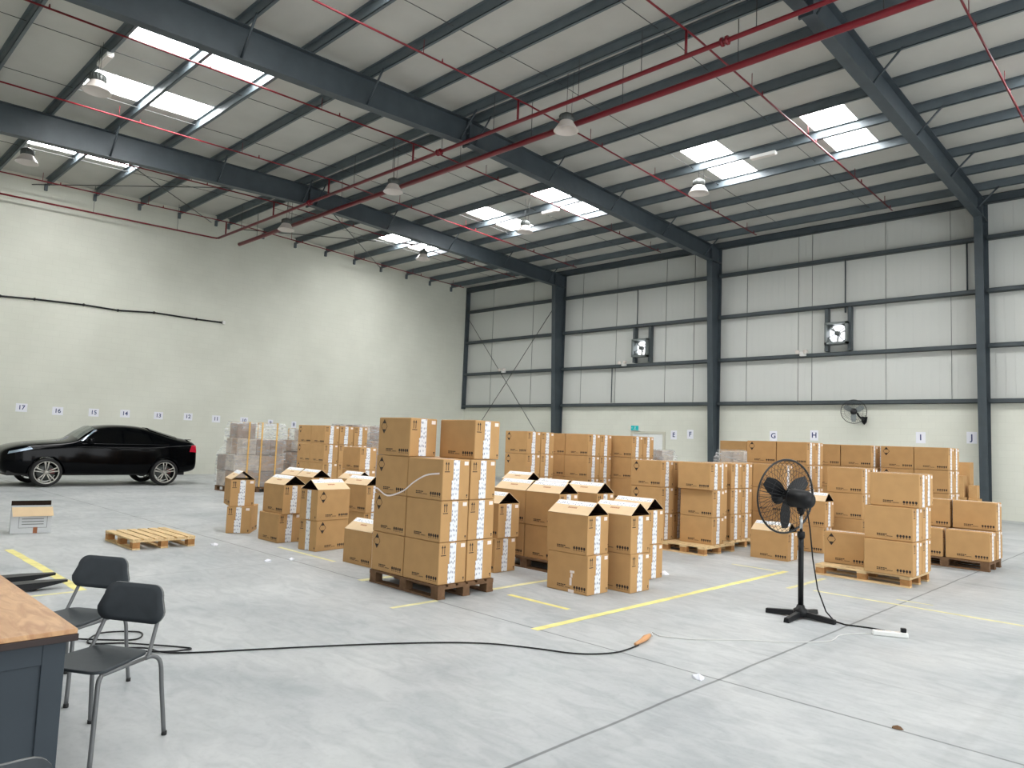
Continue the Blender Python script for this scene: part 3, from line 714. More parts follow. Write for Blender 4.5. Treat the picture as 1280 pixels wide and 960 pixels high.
# S1: big stack nearest the camera
ph = 'the tall pallet stack nearest camera'
pallet(-5.83, 4.99, 1.22, .80, 'dark worn pallet under the tall carton stack nearest the camera', False)
stack(-5.85, 5.0, 2, 2, 3, ph)
carton(-6.45, 5.01, LV(3), 'closed brown carton, fourth layer front left atop ' + ph, 'c', 1, 0, 'cartons of ' + ph)
carton(-5.875, 5.46, LV(3), 'closed brown carton, fourth layer back right atop ' + ph, 'c', 0, 0, 'cartons of ' + ph)
m = MB(); sp = smooth_path([(-7.03, 4.9965, .158), (-7.04, 4.9965, .5), (-7.045, 4.9965, .9), (-7.03, 4.9965, 1.07), (-6.8, 4.996, 1.0), (-6.52, 4.996, 1.07), (-6.33, 4.994, 1.18), (-6.12, 4.993, 1.27), (-5.9, 4.994, 1.30)], 5)
for a, b in zip(sp, sp[1:]):
    m.hexa([(a.x, a.y, a.z - .009), (b.x, b.y, b.z - .009), (b.x, b.y + .0015, b.z - .009), (a.x, a.y + .0015, a.z - .009), (a.x, a.y, a.z + .009), (b.x, b.y, b.z + .009), (b.x, b.y + .0015, b.z + .009), (a.x, a.y + .0015, a.z + .009)])
tag(m.build('packing_strap', M['pink']), 'loose pale packing strap draped across front of the tall near stack', 'strap')
# C group, left of S1
carton(-7.77, 5.5, 0, 'low open brown carton alone on floor, left of the tall near stack', 'o', 0, .03)
ph = 'the pair of cartons behind the lone floor carton'
carton(-9.93, 6.86, 0, 'closed brown carton, lower one in ' + ph, 'c', 1, .1, 'cartons of ' + ph); carton(-9.9, 6.86, LV(1, 0), 'gable-topped open carton, upper one in ' + ph, 'o', 1, .12, 'cartons of ' + ph)
ph = 'the turned pair showing tape at left'
carton(-9.27, 5.55 + 0, 0, 'closed brown carton, lower of ' + ph, 'c', 1, 0)
C3a = [o for o in COL.objects if o.parent is None][-1]
def place_turned(o, cx, cy, rz): o.location.x, o.location.y = cx, cy; o.rotation_euler = (0, 0, rz)
place_turned(C3a, -9.47, 5.85, PI / 2 + .17)
C3b = carton(-9.27, 5.55, LV(1, 0), 'gable-topped open carton, upper of ' + ph, 'o', 1, 0); place_turned(C3b, -9.46, 5.84, PI / 2 + .14)
ph = 'the floor pair at the left group edge'
carton(-10.25, 5.54, 0, 'closed brown carton, lower of the floor pair second from left', 'c', 0, .02); carton(-10.22, 5.58, LV(1, 0), 'gable-topped open carton, upper of the floor pair second from left', 'o', 0, .03)
carton(-11.67, 5.38, 0, 'closed brown carton, lower of the leftmost floor pair, turned askew', 'c', 0, math.radians(-37))
carton(-11.63, 5.40, LV(1, 0), 'gable-topped open carton, upper of the leftmost floor pair', 'o', 0, -.27)
ph = 'the low open row behind leftmost pairs'
stack(-11.95, 7.08, 2, 1, 2, ph, 0, False, kinds=lambda i, j, l: 'o' if l == 1 else 'c')
carton(-11.25, 7.55, 0, 'closed brown carton, lower one right behind ' + ph, 'c', 0, 0); carton(-11.25, 7.55, LV(1, 0), 'gable-topped open carton, upper one right behind ' + ph, 'o', 0, 0)
ph = 'the four-high stack before the wrapped loads'
pallet(-14.83, 9.03, 1.22, 1.2, 'pallet under ' + ph)
stack(-14.85, 9.05, 2, 3, 4, ph, skip=[(0, j, l) for j in (1, 2) for l in range(4)])
ph = 'the three-high column behind tall near stack'
pallet(-11.88, 8.03, .8, 1.2, 'pallet under ' + ph)
stack(-11.9, 8.05, 1, 1, 3, ph, dia=False)
# E group
carton(-6.62, 6.58, 0, 'closed brown carton, lower of pair right behind the tall near stack', 'c', 0, 0); carton(-6.60, 6.6, LV(1, 0), 'gable-topped open carton, upper of pair right behind the tall near stack', 'o', 0, 0)
ph = 'the wide open-topped pallet behind front pair'
pallet(-6.1, 7.2, 1.22, 1.1, 'dark pallet under ' + ph, False)
stack(-6.12, 7.22, 2, 1, 2, ph, dia=False, kinds=lambda i, j, l: 'o' if l == 1 else 'c')
for i in range(2):
    for l in range(2):
        carton(-6.02 - (1 - i) * .62, 7.88, LV(l), ('gable-topped open ' if l else 'closed ') + 'carton, back %s %s on %s' % ('upper' if l else 'lower', 'right' if i else 'left', ph), 'o' if l else 'c', 0, 0, 'cartons of ' + ph)
ph = 'the two-high pallet below the far stacks'
pallet(-8.5, 9.15, .8, 1.2, 'pallet under the far open carton in mid picture')
stack(-8.55, 9.2, 1, 1, 2, ph, dia=False, kinds=lambda i, j, l: 'o' if l == 1 else 'c')
carton(-7.35, 9.1, 0, 'closed brown carton, lowest in column behind wide open-topped pallet', 'c', 0, .0); carton(-7.35, 9.1, LV(1, 0), 'closed brown carton, upper in column behind wide open-topped pallet', 'c', 0, .05)
# D3 tall far stacks
ph = 'the far four-high stack with diamond marks'
pallet(-9.47, 10.18, .8, 1.1, 'pallet under ' + ph); stack(-9.5, 10.2, 1, 2, 4, ph)
ph = 'the far four-high stack below the left column'
pallet(-8.92, 11.36, 1.22, .8, 'pallet under ' + ph); stack(-8.95, 11.38, 2, 2, 4, ph, dia=False, skip=[(0, 1, l) for l in range(4)])
ph = 'the far four-high stack below exit sign'
pallet(-8.47, 12.22, .8, 1.2, 'pallet under ' + ph); stack(-8.5, 12.24, 1, 2, 4, ph, dia=False)
# F pairs
carton(-5.04, 6.47, 0, 'closed brown carton with torn white tape, lower of front centre pair', 'c', 0, .0); carton(-5.06, 6.47, LV(1, 0), 'gable-topped open carton, upper of front centre pair', 'o', 0, .0)
carton(-4.83, 6.99, 0, 'closed brown carton, lower of pair right behind front centre pair', 'c', 0, 0); carton(-4.84, 6.99, LV(1, 0), 'gable-topped open carton, upper of pair right behind front centre pair', 'o', 0, 0)
carton(-5.2, 7.85, 0, 'closed brown carton, lower of third pair behind front centre pairs', 'c', 0, 0); carton(-5.2, 7.85, LV(1, 0), 'gable-topped open carton, upper of third pair behind front centre pairs', 'o', 0, 0)
# torn tape hanging on the front pair
m = MB()
for a, b in (((-.26, .22), (-.2, .245)), ((-.25, .17), (-.225, .215)), ((-.262, .08), (-.235, .165)), ((-.28, .0), (-.2, .035))):
    m.box(a[0], b[0], -.006, -.0015, a[1], b[1])
tag(m.build('torn_tape', M['pink'], None, (-5.03, 6.472, 0)), 'torn white tape scraps stuck to the lower front centre carton', 'tape')
# G stacks
ph = 'the three-high stack with diamond, centre right'
pallet(-6.63, 10.36, .7, 1.1, 'pallet under ' + ph); stack(-6.64, 10.42, 1, 2, 3, ph)
ph = 'the three-high overhanging stack, centre right'
P = pallet(-5.83, 10.42, .78, 1.0, 'light pallet protruding in front of ' + ph, long='x')
P.location.x = -5.83
carton(-5.86, 10.72, LV(0), 'closed brown carton, bottom layer of ' + ph, 'c', 0, 0); carton(-5.86, 10.72, LV(1), 'closed brown carton, middle layer of ' + ph, 'c', 0, 0)
carton(-5.875, 10.655, LV(2), 'closed brown carton, top layer jutting forward on ' + ph, 'c', 0, 0)
for l in range(3): carton(-6.03, 11.14, LV(l), 'closed brown carton, %s layer at the back of %s' % (names3[l], ph), 'c', 0, 0)
ph = 'the three-high double-tape stack left of fan'
pallet(-5.98, 11.58, .8, 1.1, 'pallet under ' + ph); stack(-6.0, 11.6, 1, 2, 3, ph, dia=False)
ph = 'the three-high stack behind the pedestal fan'
pallet(-5.6, 12.88, 1.22, .8, 'pallet under ' + ph); stack(-5.65, 12.9, 2, 1, 3, ph, dia=False)
ph = 'the four-high stack below signs G and H'
pallet(-5.58, 13.78, 1.22, .8, 'pallet under ' + ph); stack(-5.6, 13.8, 2, 2, 4, ph, skip=[(0, 1, l) for l in range(4)])
ph = 'the four-high stack right of sign H'
pallet(-4.98, 15.48, 1.22, .8, 'pallet under ' + ph); stack(-5.0, 15.5, 2, 2, 4, ph, dia=False, skip=[(0, 1, l) for l in range(4)])
ph = 'the four-high diamond stack below sign I'
pallet(-3.65, 15.68, 1.22, .8, 'pallet under ' + ph); stack(-3.68, 15.7, 2, 2, 4, ph, skip=[(0, 1, l) for l in range(4)])
ph = 'the three-high stack just right of fan'
pallet(-4.38, 13.18, .8, 1.1, 'pallet under ' + ph); stack(-4.4, 13.2, 1, 2, 3, ph, dia=False)
carton(-4.83, 12.6, 0, 'closed brown carton, lower of the floor pair right behind the fan', 'c', 0, 0); carton(-4.8, 12.6, LV(1, 0), 'gable-topped open carton, upper of the floor pair right behind the fan', 'o', 0, 0)
carton(-4.8, 11.12, 0, 'gable-topped open carton alone on floor left of the fan pole', 'o', 0, .03)
ph = 'the right front pallet'
pallet(-2.88, 10.36, 1.2, .88, 'light pallet in right foreground, half covered by cartons')
carton(-3.48, 10.66, LV(0), 'closed brown carton with diamond mark, left on ' + ph, 'c', 1, 0)
for l in range(3):
    carton(-2.83 + (0, -.01, .05)[l], 10.33 + (0, .03, .1)[l], LV(l), 'closed brown carton, front column %s layer on %s' % (names3[l], ph), 'c', 0, (0, -.02, .02)[l])
    carton(-2.84, 10.33 + Wd + .065 + (0, .02, .12)[l], LV(l), 'closed brown carton, back column %s layer on %s' % (names3[l], ph), 'c', 0, 0)
ph = 'the far right pallet'
pallet(-2.52, 12.98, 1.22, .84, 'pallet under two-high cartons at far right', False)
carton(-2.51, 13.0, LV(0), 'closed brown carton, front right lower on ' + ph, 'c', 0, 0); carton(-3.14, 12.98, LV(0), 'closed brown carton, front left lower on ' + ph, 'c', 0, 0)
carton(-2.5, 13.42, LV(0), 'closed brown carton, back right lower on ' + ph, 'c', 0, 0); carton(-3.14, 13.4, LV(0), 'closed brown carton, back left lower on ' + ph, 'c', 0, 0)
carton(-2.5, 13.4, LV(1), 'closed brown carton, right upper on ' + ph, 'c', 0, 0); carton(-3.13, 13.38, LV(1), 'closed brown carton, left upper on ' + ph, 'c', 0, 0)
# small odd cartons by the right column
def small_box(x0, x1, y0, y1, z0, z1, label, tape=True, rz=0.0):
    o = thing('small_carton', label, 'box', ((x0 + x1) / 2, (y0 + y1) / 2, z0), rz, 'small plain cartons')
    a, b, h = (x1 - x0) / 2, (y1 - y0) / 2, z1 - z0
    bevel(MB().box(-a, a, -b, b, .0005, h).build('carton_body', M['card'], o), .004)
    if tape:
        m = MB().box(-.03, .03, -b - .002, -b - .0005, .002, h); m.build('packing_tape', M['paperprint'], o)
small_box(-5.12, -4.55, 21, 21.44, 0, .45, 'small plain brown carton at bottom beside the right column', False)
small_box(-4.52, -4.3, 21.05, 21.44, 0, .72, 'narrow plain brown carton at bottom, right of small carton heap', False)
small_box(-5.12, -4.55, 21, 21.44, .451, .75, 'plain brown carton second from bottom in the small carton heap', False)
small_box(-5.08, -4.6, 20.97, 21.4, .751, 1.28, 'white-taped plain brown carton in the small carton heap', True)
small_box(-5.06, -4.56, 21.47, 21.85, 0, 1.62, 'tall plain brown carton at the back of small carton heap', False)
small_box(-5.3, -5.15, 21.1, 21.5, 0, 1.68, 'thin upright brown carton left of small carton heap', False)
small_box(-4.52, -4.34, 21.1, 21.4, .721, 1.05, 'tiny plain brown carton right of small carton heap', False)

# wrapped pallet loads near the left wall
def wrapped(cx, cy, wx, wy, h, label, plabel, layers=4, tint=None, straps=True, seed=1, base=True, lean=0.0):
    rnd = random.Random(seed)
    if base: pallet(cx + wx / 2, cy - wy / 2, wx, wy, plabel, False)
    z0 = .1445 if base else 0
    o = thing('wrapped_load', label, 'load', (cx, cy, z0), 0, 'stretch-wrapped loads'); hh = (h - z0) / layers
    cols = [M['wa'], M['wb'], M['wc']]
    for l in range(layers):
        nx_, ny_ = rnd.choice((2, 2, 3)), rnd.choice((3, 3, 2)); inset = rnd.uniform(.0, .04) + (.06 if l == layers - 1 else 0)
        for i in range(nx_):
            for j in range(ny_):
                if 0 < i < nx_ - 1 and 0 < j < ny_ - 1: continue
                if l == layers - 1 and rnd.random() < .25: continue
                a0 = -wx / 2 + inset + i * (wx - 2 * inset) / nx_; a1 = a0 + (wx - 2 * inset) / nx_ - .006
                lo = -wy / 2 + (lean if l >= layers / 2 else 0) + inset; b0 = lo + j * (wy / 2 - inset - lo) / ny_; b1 = b0 + (wy / 2 - inset - lo) / ny_ - .006
                bevel(MB().box(a0, a1, b0, b1, l * hh + .001, (l + 1) * hh - .002 - rnd.uniform(0, .02)).build('carton', tint or rnd.choice(cols), o), .012)
    m = MB(); nz = 9; ring = []
    for q in range(nz):
        zz = .01 + (h - z0 + .01) * q / (nz - 1); e = .012 + rnd.uniform(-.004, .012) - (.06 if q == nz - 1 else 0); a, b = wx / 2 + e, wy / 2 + e
        b_ = b - (lean if q >= nz * .55 else 0); ring.append([(-a, -b_, zz), (0, -b_ - .004, zz), (a, -b_, zz), (a + .004, 0, zz), (a, b, zz), (0, b + .004, zz), (-a, b, zz), (-a - .004, 0, zz)])
    for q in range(nz - 1):
        for k in range(8):
            m.face([ring[q][k], ring[q][(k + 1) % 8], ring[q + 1][(k + 1) % 8], ring[q + 1][k]], 0)
    m.build('stretch_film', M['film'], o)
    if straps:
        for u in (-.32, .0, .3):
            m = MB(); y = u * wy; e = .036; H2 = h - z0 + .015
            y += (.1 if u < -.2 and lean else 0); m.box(wx / 2 + e - .01, wx / 2 + e, y - .02, y + .02, 0, H2); m.box(-wx / 2 - e, -wx / 2 - e + .01, y - .02, y + .02, 0, H2); m.box(-wx / 2 - e, wx / 2 + e, y - .02, y + .02, H2, H2 + .006)
            m.build('strap', M['strap'], o)
        
    return o
M['wa'] = mat('wrapped_brown_carton', rgb(164, 138, 116), .7, 0, .25, 5); M['wb'] = mat('wrapped_dull_carton', rgb(146, 128, 116), .7, 0, .25, 5); M['wc'] = mat('wrapped_pale_carton', rgb(184, 172, 160), .7, 0, .25, 5)
wrapped(-19.85, 9.75, 1.1, 1.5, 1.93, 'film-wrapped load with yellow straps, leftmost, below signs ten and eleven', 'pallet under the leftmost wrapped load', 4, seed=3, lean=.2)
wrapped(-19.8, 11.55, 1.1, 1.2, 1.82, 'film-wrapped load with yellow straps below sign nine', 'pallet under wrapped load below sign nine', 5, seed=5)
wrapped(-19.4, 12.95, 1.2, 1.2, 2.02, 'film-wrapped load peeping over the four-high stack at left', 'pallet under wrapped load behind the left four-high stack', 4, seed=8, straps=False)
wrapped(-19.4, 14.6, 1.2, 1.3, 2.0, 'grey printed film-wrapped load left of the tall near stack top', 'pallet under grey printed wrapped load', 6, tint=M['paperprint'], straps=False, seed=9)
wrapped(-12.9, 19.6, 1.2, 1.1, 1.62, 'film-wrapped mixed load in front of the double door', 'pallet under wrapped mixed load at double door', 3, seed=12, straps=False)
wrapped(-7.82, 15.4, .75, .7, 1.68, 'pale film-wrapped low load left of the stack under sign G', 'pallet under pale wrapped low load', 3, tint=M['wc'], seed=13, straps=False)
small_box(-8.9, -8.2, 16.6, 17.1, 0, 1.92, 'tall plain brown carton behind the pale wrapped low load', False)
small_box(-8.15, -7.9, 16.6, 17.1, 0, 1.92, 'narrow tall brown carton behind the pale wrapped low load', False)

pallet(-10.58, 3.6, 1.14, .84, 'empty light wooden pallet lying on open floor at left')

# white carton with its flap folded out
o = thing('flapped_carton', 'white printed carton with kraft flap folded over its front, left floor', 'box', (-13.0, 2.68, 0), math.radians(80))
m = MB(); w, d, h, t = .52, .34, .39, .005
m.box(0, w, 0, t, 0, h); m.box(0, w, d - t, d, 0, h); m.box(0, t, t, d - t, 0, h); m.box(w - t, w, t, d - t, 0, h); m.box(0, w, 0, d, 0, .004)
for za in (.21, .17, .13): m.box(.14, .42, -.0012, -.0004, za, za + .012, 1)
m.box(.10, .106, -.0012, -.0004, .08, .25, 1); m.box(.46, .466, -.0012, -.0004, .08, .25, 1); m.box(.1, .466, -.0012, -.0004, .08, .086, 1)
m.build('carton_body', [M['kraftwhite'], M['seam']], o)
m = MB(); m.hexa([(.0, -.002, h), (w, -.002, h), (w, .002, h + .004), (0, .002, h + .004), (.02, -.06, h - .13), (w + .02, -.06, h - .13), (w + .02, -.055, h - .128), (.02, -.055, h - .128)])
m.build('front_flap', M['flap'], o)
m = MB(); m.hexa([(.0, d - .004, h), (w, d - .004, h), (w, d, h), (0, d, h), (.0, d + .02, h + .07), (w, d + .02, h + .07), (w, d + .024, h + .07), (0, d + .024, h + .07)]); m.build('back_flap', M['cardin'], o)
MB().box(.29, .345, -.0028, -.0014, .0, .09).build('closing_tape', M['tan'], o)

# ------------------------------------------------------------------ pedestal fan
F = thing('pedestal_fan', 'tall black caged pedestal fan standing on open floor at right', 'fan', (-3.09, 7.48, 0))
for a in (0, 87, 188, 270):
    t = math.radians(a); c, s_ = math.cos(t), math.sin(t); n = (-s_, c)
    m = MB(); r0, r1 = .02, .345
    P = lambda r, w, z: (r * c + n[0] * w, r * s_ + n[1] * w, z)
    m.hexa([P(r0, -.035, .02), P(r1, -.03, .0), P(r1, .03, .0), P(r0, .035, .02), P(r0, -.025, .075), P(r1, -.022, .045), P(r1, .022, .045), P(r0, .025, .075)])
    bevel(m.build('base_foot', M['black'], F), .006)
MB().lathe([(0, .02), (.075, .02), (.07, .085), (.045, .1), (.035, .13), (0, .13)], n=20).build('base_hub', M['black'], F)
MB().tube([(0, 0, .1), (0, 0, .84)], .027, 14).build('pole', M['black'], F)
MB().lathe([(0, .80), (.036, .80), (.039, .83), (.036, .865), (0, .865)], n=16).build('pole_collar', M['black'], F)
MB().tube([(0, 0, .86), (0, 0, 1.06)], .016, 12).build('extension_pole', M['chrome'], F)
ax = Vector((-.93, .36, .06)).normalized()       # blowing direction
yaw = math.atan2(-ax.x, -ax.y)
hub = Vector((-.20, .08, 1.205))
am = Matrix.Translation(hub) @ Matrix.Rotation(math.atan2(ax.x, -ax.y), 4, 'Z') @ Matrix.Rotation(math.radians(-3), 4, 'X')
cage_fan(F, .385, am, M['blackmetal'], 40, .10)
m = MB().lathe([(0, .0), (.055, .0), (.085, .05), (.095, .1), (.095, .27), (.075, .33), (0, .34)], am @ Vector((0, 0, 0)), am.to_3x3() @ Vector((0, 1, 0)), 20); m.build('motor', M['black'], F)
m = MB().tube([(0, 0, 1.04), (.0, 0, 1.1), (-.01, .005, 1.15)], [.03, .036, .05], 10); m.box(-.035, .035, -.03, .03, 1.07, 1.15); m.build('tilt_bracket', M['black'], F)
MB().tube([(.06, -.03, 1.18), (.075, -.04, 1.1), (.09, .0, .9), (.1, .05, .6), (.13, .1, .3), (.2, .14, .08), (.3, .1, .008), (.42, .05, .008), (.62, .12, .008), (.85, .13, .008), (.93, .11, .03)], .0075, 6).build('power_cord', M['black'], F)
# power strip and cords
T = thing('power_strip', 'white power strip lying on floor right of the fan', 'power strip', (-2.24, 7.45, 0), math.radians(28))
bevel(MB().box(-.15, .15, -.03, .03, .001, .045).build('body', M['white'], T), .008)
for k in range(3): MB().box(-.11 + k * .075, -.065 + k * .075, -.02, .02, .0455, .047).build('socket', M['shade'], T)
bevel(MB().box(.09, .135, -.022, .022, .047, .085).build('plug', M['black'], T), .006)
wp = [(-3.62, 5.6), (-3.7, 5.71), (-3.6, 5.66), (-3.52, 5.69), (-3.32, 5.82), (-3.04, 6.15), (-2.75, 6.42), (-2.55, 6.72), (-2.53, 6.87), (-2.55, 7.06), (-2.46, 7.28), (-2.385, 7.375)]
tag(MB().tube(smooth_path([(x, y, .006) for x, y in wp]), .0045, 6).build('white_cord', M['cord']), 'thin white cord running across floor to the power strip', 'cord')
cp = [(-6.5, 1.72), (-6.26, 1.9), (-6.1, 2.15), (-6.3, 2.25), (-6.42, 2.0), (-6.2, 1.85), (-6.05, 2.05), (-5.9, 2.15), (-5.72, 2.32), (-5.6, 2.38), (-5.62, 2.2), (-5.85, 2.0), (-5.95, 1.95), (-5.8, 2.12), (-5.62, 2.2), (-5.46, 2.42), (-5.27, 2.8), (-4.93, 3.44), (-4.59, 3.98), (-4.33, 4.27), (-4.1, 4.42), (-3.93, 4.51), (-3.74, 4.6), (-3.61, 4.72), (-3.52, 4.9), (-3.51, 5.08), (-3.53, 5.25)]
T = thing('extension_cord', 'black extension cord snaking over floor from the chairs, orange taped end', 'cord')
MB().tube(smooth_path([(x, y, .009 + .006 * (i % 3 == 1 and i < 16)) for i, (x, y) in enumerate(cp)]), .0065, 6).build('cable', M['black'], T)
m = MB().tube([(-3.53, 5.2, .022), (-3.555, 5.33, .024), (-3.575, 5.42, .03), (-3.60, 5.52, .028)], [.012, .018, .026, .018], 8); m.build('taped_plug', M['orange'], T)

# ------------------------------------------------------------------ floor tape lines and litter
def ftape(x0, x1, y0, y1, label, worn=False):
    m = MB(); n = max(2, int(max(x1 - x0, y1 - y0) / .3)); hor = (x1 - x0) > (y1 - y0)
    for k in range(n):
        a, b = k / n, (k + 1) / n; j = [random.uniform(-.006, .006) for _ in range(4)]
        if hor: m.box(x0 + (x1 - x0) * a, x0 + (x1 - x0) * b, y0 + j[0], y1 + j[1], .0006, .002)
        else: m.box(x0 + j[0], x1 + j[1], y0 + (y1 - y0) * a, y0 + (y1 - y0) * b, .0006, .002)
    tag(m.build('floor_tape', M['paleyellow'] if worn else M['yellow']), label, 'tape', 'floor marking tapes')
ftape(-4.46, -4.38, 4.93, 10.2, 'long yellow floor tape running from front centre carton pair back to fan')
ftape(-5.6, -4.75, 5.78, 5.84, 'short yellow floor tape left of the front centre pair')
ftape(-3.6, -1.1, 9.07, 9.13, 'pale yellow floor tape running right from behind the fan', True)
ftape(-2.76, -2.38, 9.4, 9.44, 'short pale tape scrap on floor below right front pallet', True)
ftape(-11.4, -8.25, 2.31, 2.41, 'yellow floor tape at left behind the chairs', False)
ftape(-8.25, -8.2, 1.7, 2.3, 'thin pale tape line beside the pallet truck forks', True)
ftape(-3.88, -3.82, 8.95, 10.1, 'worn tape line left of the right front pallet', True)
ftape(-7.2, -7.1, 4.93, 5.5, 'pale tape strip showing under left end of the near stack pallet', True)
ftape(-5.86, -5.8, 4.4, 4.98, 'worn tape strip at near corner of near stack pallet', True)
ftape(-5.95, -5.88, 5.85, 7.0, 'worn tape line right of the near stack pallet', True)
ftape(-5.2, -4.5, 10.08, 10.13, 'faint pale tape line left of the fan base', True)
ftape(-9.9, -8.4, 5.35, 5.41, 'pale tape line in front of the turned carton pair', True)
def scrap(x, y, s_, label, mt, seed):
    rnd = random.Random(seed); m = MB(); pts = [Vector((math.cos(a) * s_ * rnd.uniform(.6, 1.2), math.sin(a) * s_ * rnd.uniform(.5, 1.0), rnd.uniform(.002, s_ * .5))) for a in [k * PI / 4 for k in range(8)]]
    c = Vector((0, 0, s_ * .7))
    for k in range(8): m.face([pts[k], pts[(k + 1) % 8], c])
    m.face([Vector((p.x, p.y, .001)) for p in pts])
    for k in range(8):
        a, b = pts[k], pts[(k + 1) % 8]; m.face([(a.x, a.y, .001), (b.x, b.y, .001), b, a])
    tag(m.build('paper_scrap', mt, None, (x, y, 0)), label, 'litter', 'scraps of litter')
scrap(-2.75, 4.87, .055, 'crumpled white paper scrap at the floor joint crossing', M['paper'], 1)
scrap(-1.46, 4.99, .03, 'small brown scrap on floor at lower right', M['olddark'], 2)
scrap(-5.3, 8.45, .07, 'crumpled white scrap right of the front centre pairs', M['paper'], 3)
scrap(-10.47, 4.68, .06, 'small white scrap on floor right of the empty pallet', M['paper'], 4)
scrap(-8.85, 4.67, .05, 'white scrap in front of the lone floor carton', M['paper'], 5)
scrap(-8.8, 4.98, .05, 'white scrap nearest the turned carton pair', M['paper'], 6)

scrap(-1.75, 3.05, .03, 'dark brown speck of litter on bare floor at bottom centre right', M['olddark'], 7)
scrap(-1.05, 3.9, .035, 'small pale scrap on bare floor at bottom right', M['paper'], 8)
scrap(-2.55, 2.35, .02, 'tiny dark scrap on bare floor right of the near chair', M['olddark'], 9)

# ------------------------------------------------------------------ desk and chairs
DK = thing('desk', 'grey panelled desk with wood laminate top in lower left foreground', 'desk', (-3.672, 1.05, 0), 0)
Wx, Wy = 1.75, .74
bevel(MB().box(-Wx, 0, -Wy, 0, .728, .75).build('desk_top', M['desktop'], DK), .003)
bevel(MB().box(-Wx, .004, -Wy - .004, .004, .698, .7275).build('top_edge', M['deskedge'], DK), .002)
m = MB(); xa = -.045
m.box(xa - .04, xa, -.12, -.03, 0, .697); m.box(xa - .04, xa, -Wy + .03, -Wy + .12, 0, .697); m.box(xa - .04, xa, -Wy + .12, -.12, .6, .697); m.box(xa - .04, xa, -Wy + .12, -.12, 0, .1)
bevel(m.build('side_frame', M['desk'], DK), .003)
MB().box(xa - .03, xa - .012, -Wy + .12, -.12, .1, .6).build('side_panel', M['desk'], DK)
MB().box(-Wx + .05, xa - .041, -.22, -.2, .25, .697).build('modesty_panel', M['desk'], DK)
m = MB(); m.box(-Wx + .04, -Wx + .08, -Wy + .03, -.03, 0, .697); m.build('far_side', M['desk'], DK)

def chair(x, y, rz, label):
    C = thing('chair', label, 'chair', (x, y, 0), rz, 'grey tube-framed chairs')
    # seat: rounded trapezoid, slightly dished
    def outline(w0, w1, y0, y1, r, n=5):
        pts = []
        for cx, cy, a0 in ((w1 / 2 - r, y1 - r, 0), (-w1 / 2 + r, y1 - r, PI / 2), (-w0 / 2 + r, y0 + r, PI), (w0 / 2 - r, y0 + r, 1.5 * PI)):
            for k in range(n + 1): a = a0 + k * PI / 2 / n; pts.append((cx + r * math.cos(a), cy + r * math.sin(a)))
        return pts
    m = MB(); m.prism([(p[0], p[1], .44 + .012 * max(0, p[1]) ) for p in outline(.40, .34, -.2, .2, .06)], (0, 0, .016), 0, True)
    bevel(m.build('seat', M['seat'], C), .004)
    # backrest: rounded plate wider at its bottom, leaning back and curved
    m = MB(); n = 14; zz0, zz1 = .588, .79; tilt = .16; th = .014
    ol = []
    for (px_, pz_) in outline(.43, .375, 0, zz1 - zz0, .068, 6): ol.append((px_, pz_))
    def bp(px_, pz_, t_): return (px_, .205 + tilt * (pz_ + .12) - .18 * px_ * px_ * 2 + t_, zz0 + pz_)
    cen = (0, (zz1 - zz0) / 2)
    for t_, in ((0,), (th,)):
        for k in range(len(ol)):
            a, b = ol[k], ol[(k + 1) % len(ol)]; prev = None
            for q in range(4):
                u0, u1 = q / 4, (q + 1) / 4
                A0 = (cen[0] + (a[0] - cen[0]) * u0, cen[1] + (a[1] - cen[1]) * u0); A1 = (cen[0] + (a[0] - cen[0]) * u1, cen[1] + (a[1] - cen[1]) * u1)
                B0 = (cen[0] + (b[0] - cen[0]) * u0, cen[1] + (b[1] - cen[1]) * u0); B1 = (cen[0] + (b[0] - cen[0]) * u1, cen[1] + (b[1] - cen[1]) * u1)
                if q == 0: m.face([bp(*A0, t_), bp(*A1, t_), bp(*B1, t_)], 0, True)
                else: m.face([bp(*A0, t_), bp(*A1, t_), bp(*B1, t_), bp(*B0, t_)], 0, True)
    for k in range(len(ol)):
        a, b = ol[k], ol[(k + 1) % len(ol)]; m.face([bp(*a, 0), bp(*b, 0), bp(*b, th), bp(*a, th)], 1, True)
    ob = m.build('backrest', [M['seat'], M['tube']], C)
    bm = bmesh.new(); bm.from_mesh(ob.data); bmesh.ops.remove_doubles(bm, verts=bm.verts, dist=.0005); bmesh.ops.recalc_face_normals(bm, faces=bm.faces); bm.to_mesh(ob.data); bm.free()
    for s_ in (-1, 1):
        sr = s_ * .172
        path = smooth_path([(s_ * .225, -.235, .01), (s_ * .205, -.205, .28), (s_ * .195, -.19, .40), (s_ * .185, -.16, .43)], 4)
        MB().tube(path, .0115, 10).build('front_leg', M['tube'], C)
        path = smooth_path([(s_ * .238, .262, .01), (s_ * .225, .235, .25), (s_ * .215, .222, .39), (s_ * .195, .19, .43), (s_ * .185, .14, .432)], 4)
        MB().tube(path, .0115, 10).build('rear_leg', M['tube'], C)
        MB().tube([(s_ * .185, -.165, .431), (s_ * .185, .15, .433)], .0105, 8).build('seat_rail', M['tube'], C)
        path = [(s_ * .186, .15, .436), (s_ * .183, .168, .45), (s_ * .166, .236, .60), (s_ * .16, .268, .72)]
        MB().tube(path, .0105, 10).build('back_upright', M['tube'], C)
        for fx, fy in ((s_ * .226, -.236), (s_ * .239, .263)): MB().lathe([(0, 0), (.014, 0), (.014, .02), (0, .022)], (fx, fy, .0005), n=10).build('foot_cap', M['rubber'], C)
    return C
chair(-4.215, 1.30, math.radians(31), 'dark grey tube-framed chair nearest the desk corner, in front of twin')
chair(-5.215, 1.445, math.radians(33), 'dark grey tube-framed chair partly hidden behind its nearer twin')
chair(-2.485, .425, math.radians(-90), 'dark grey tube-framed chair cut off at bottom left corner')

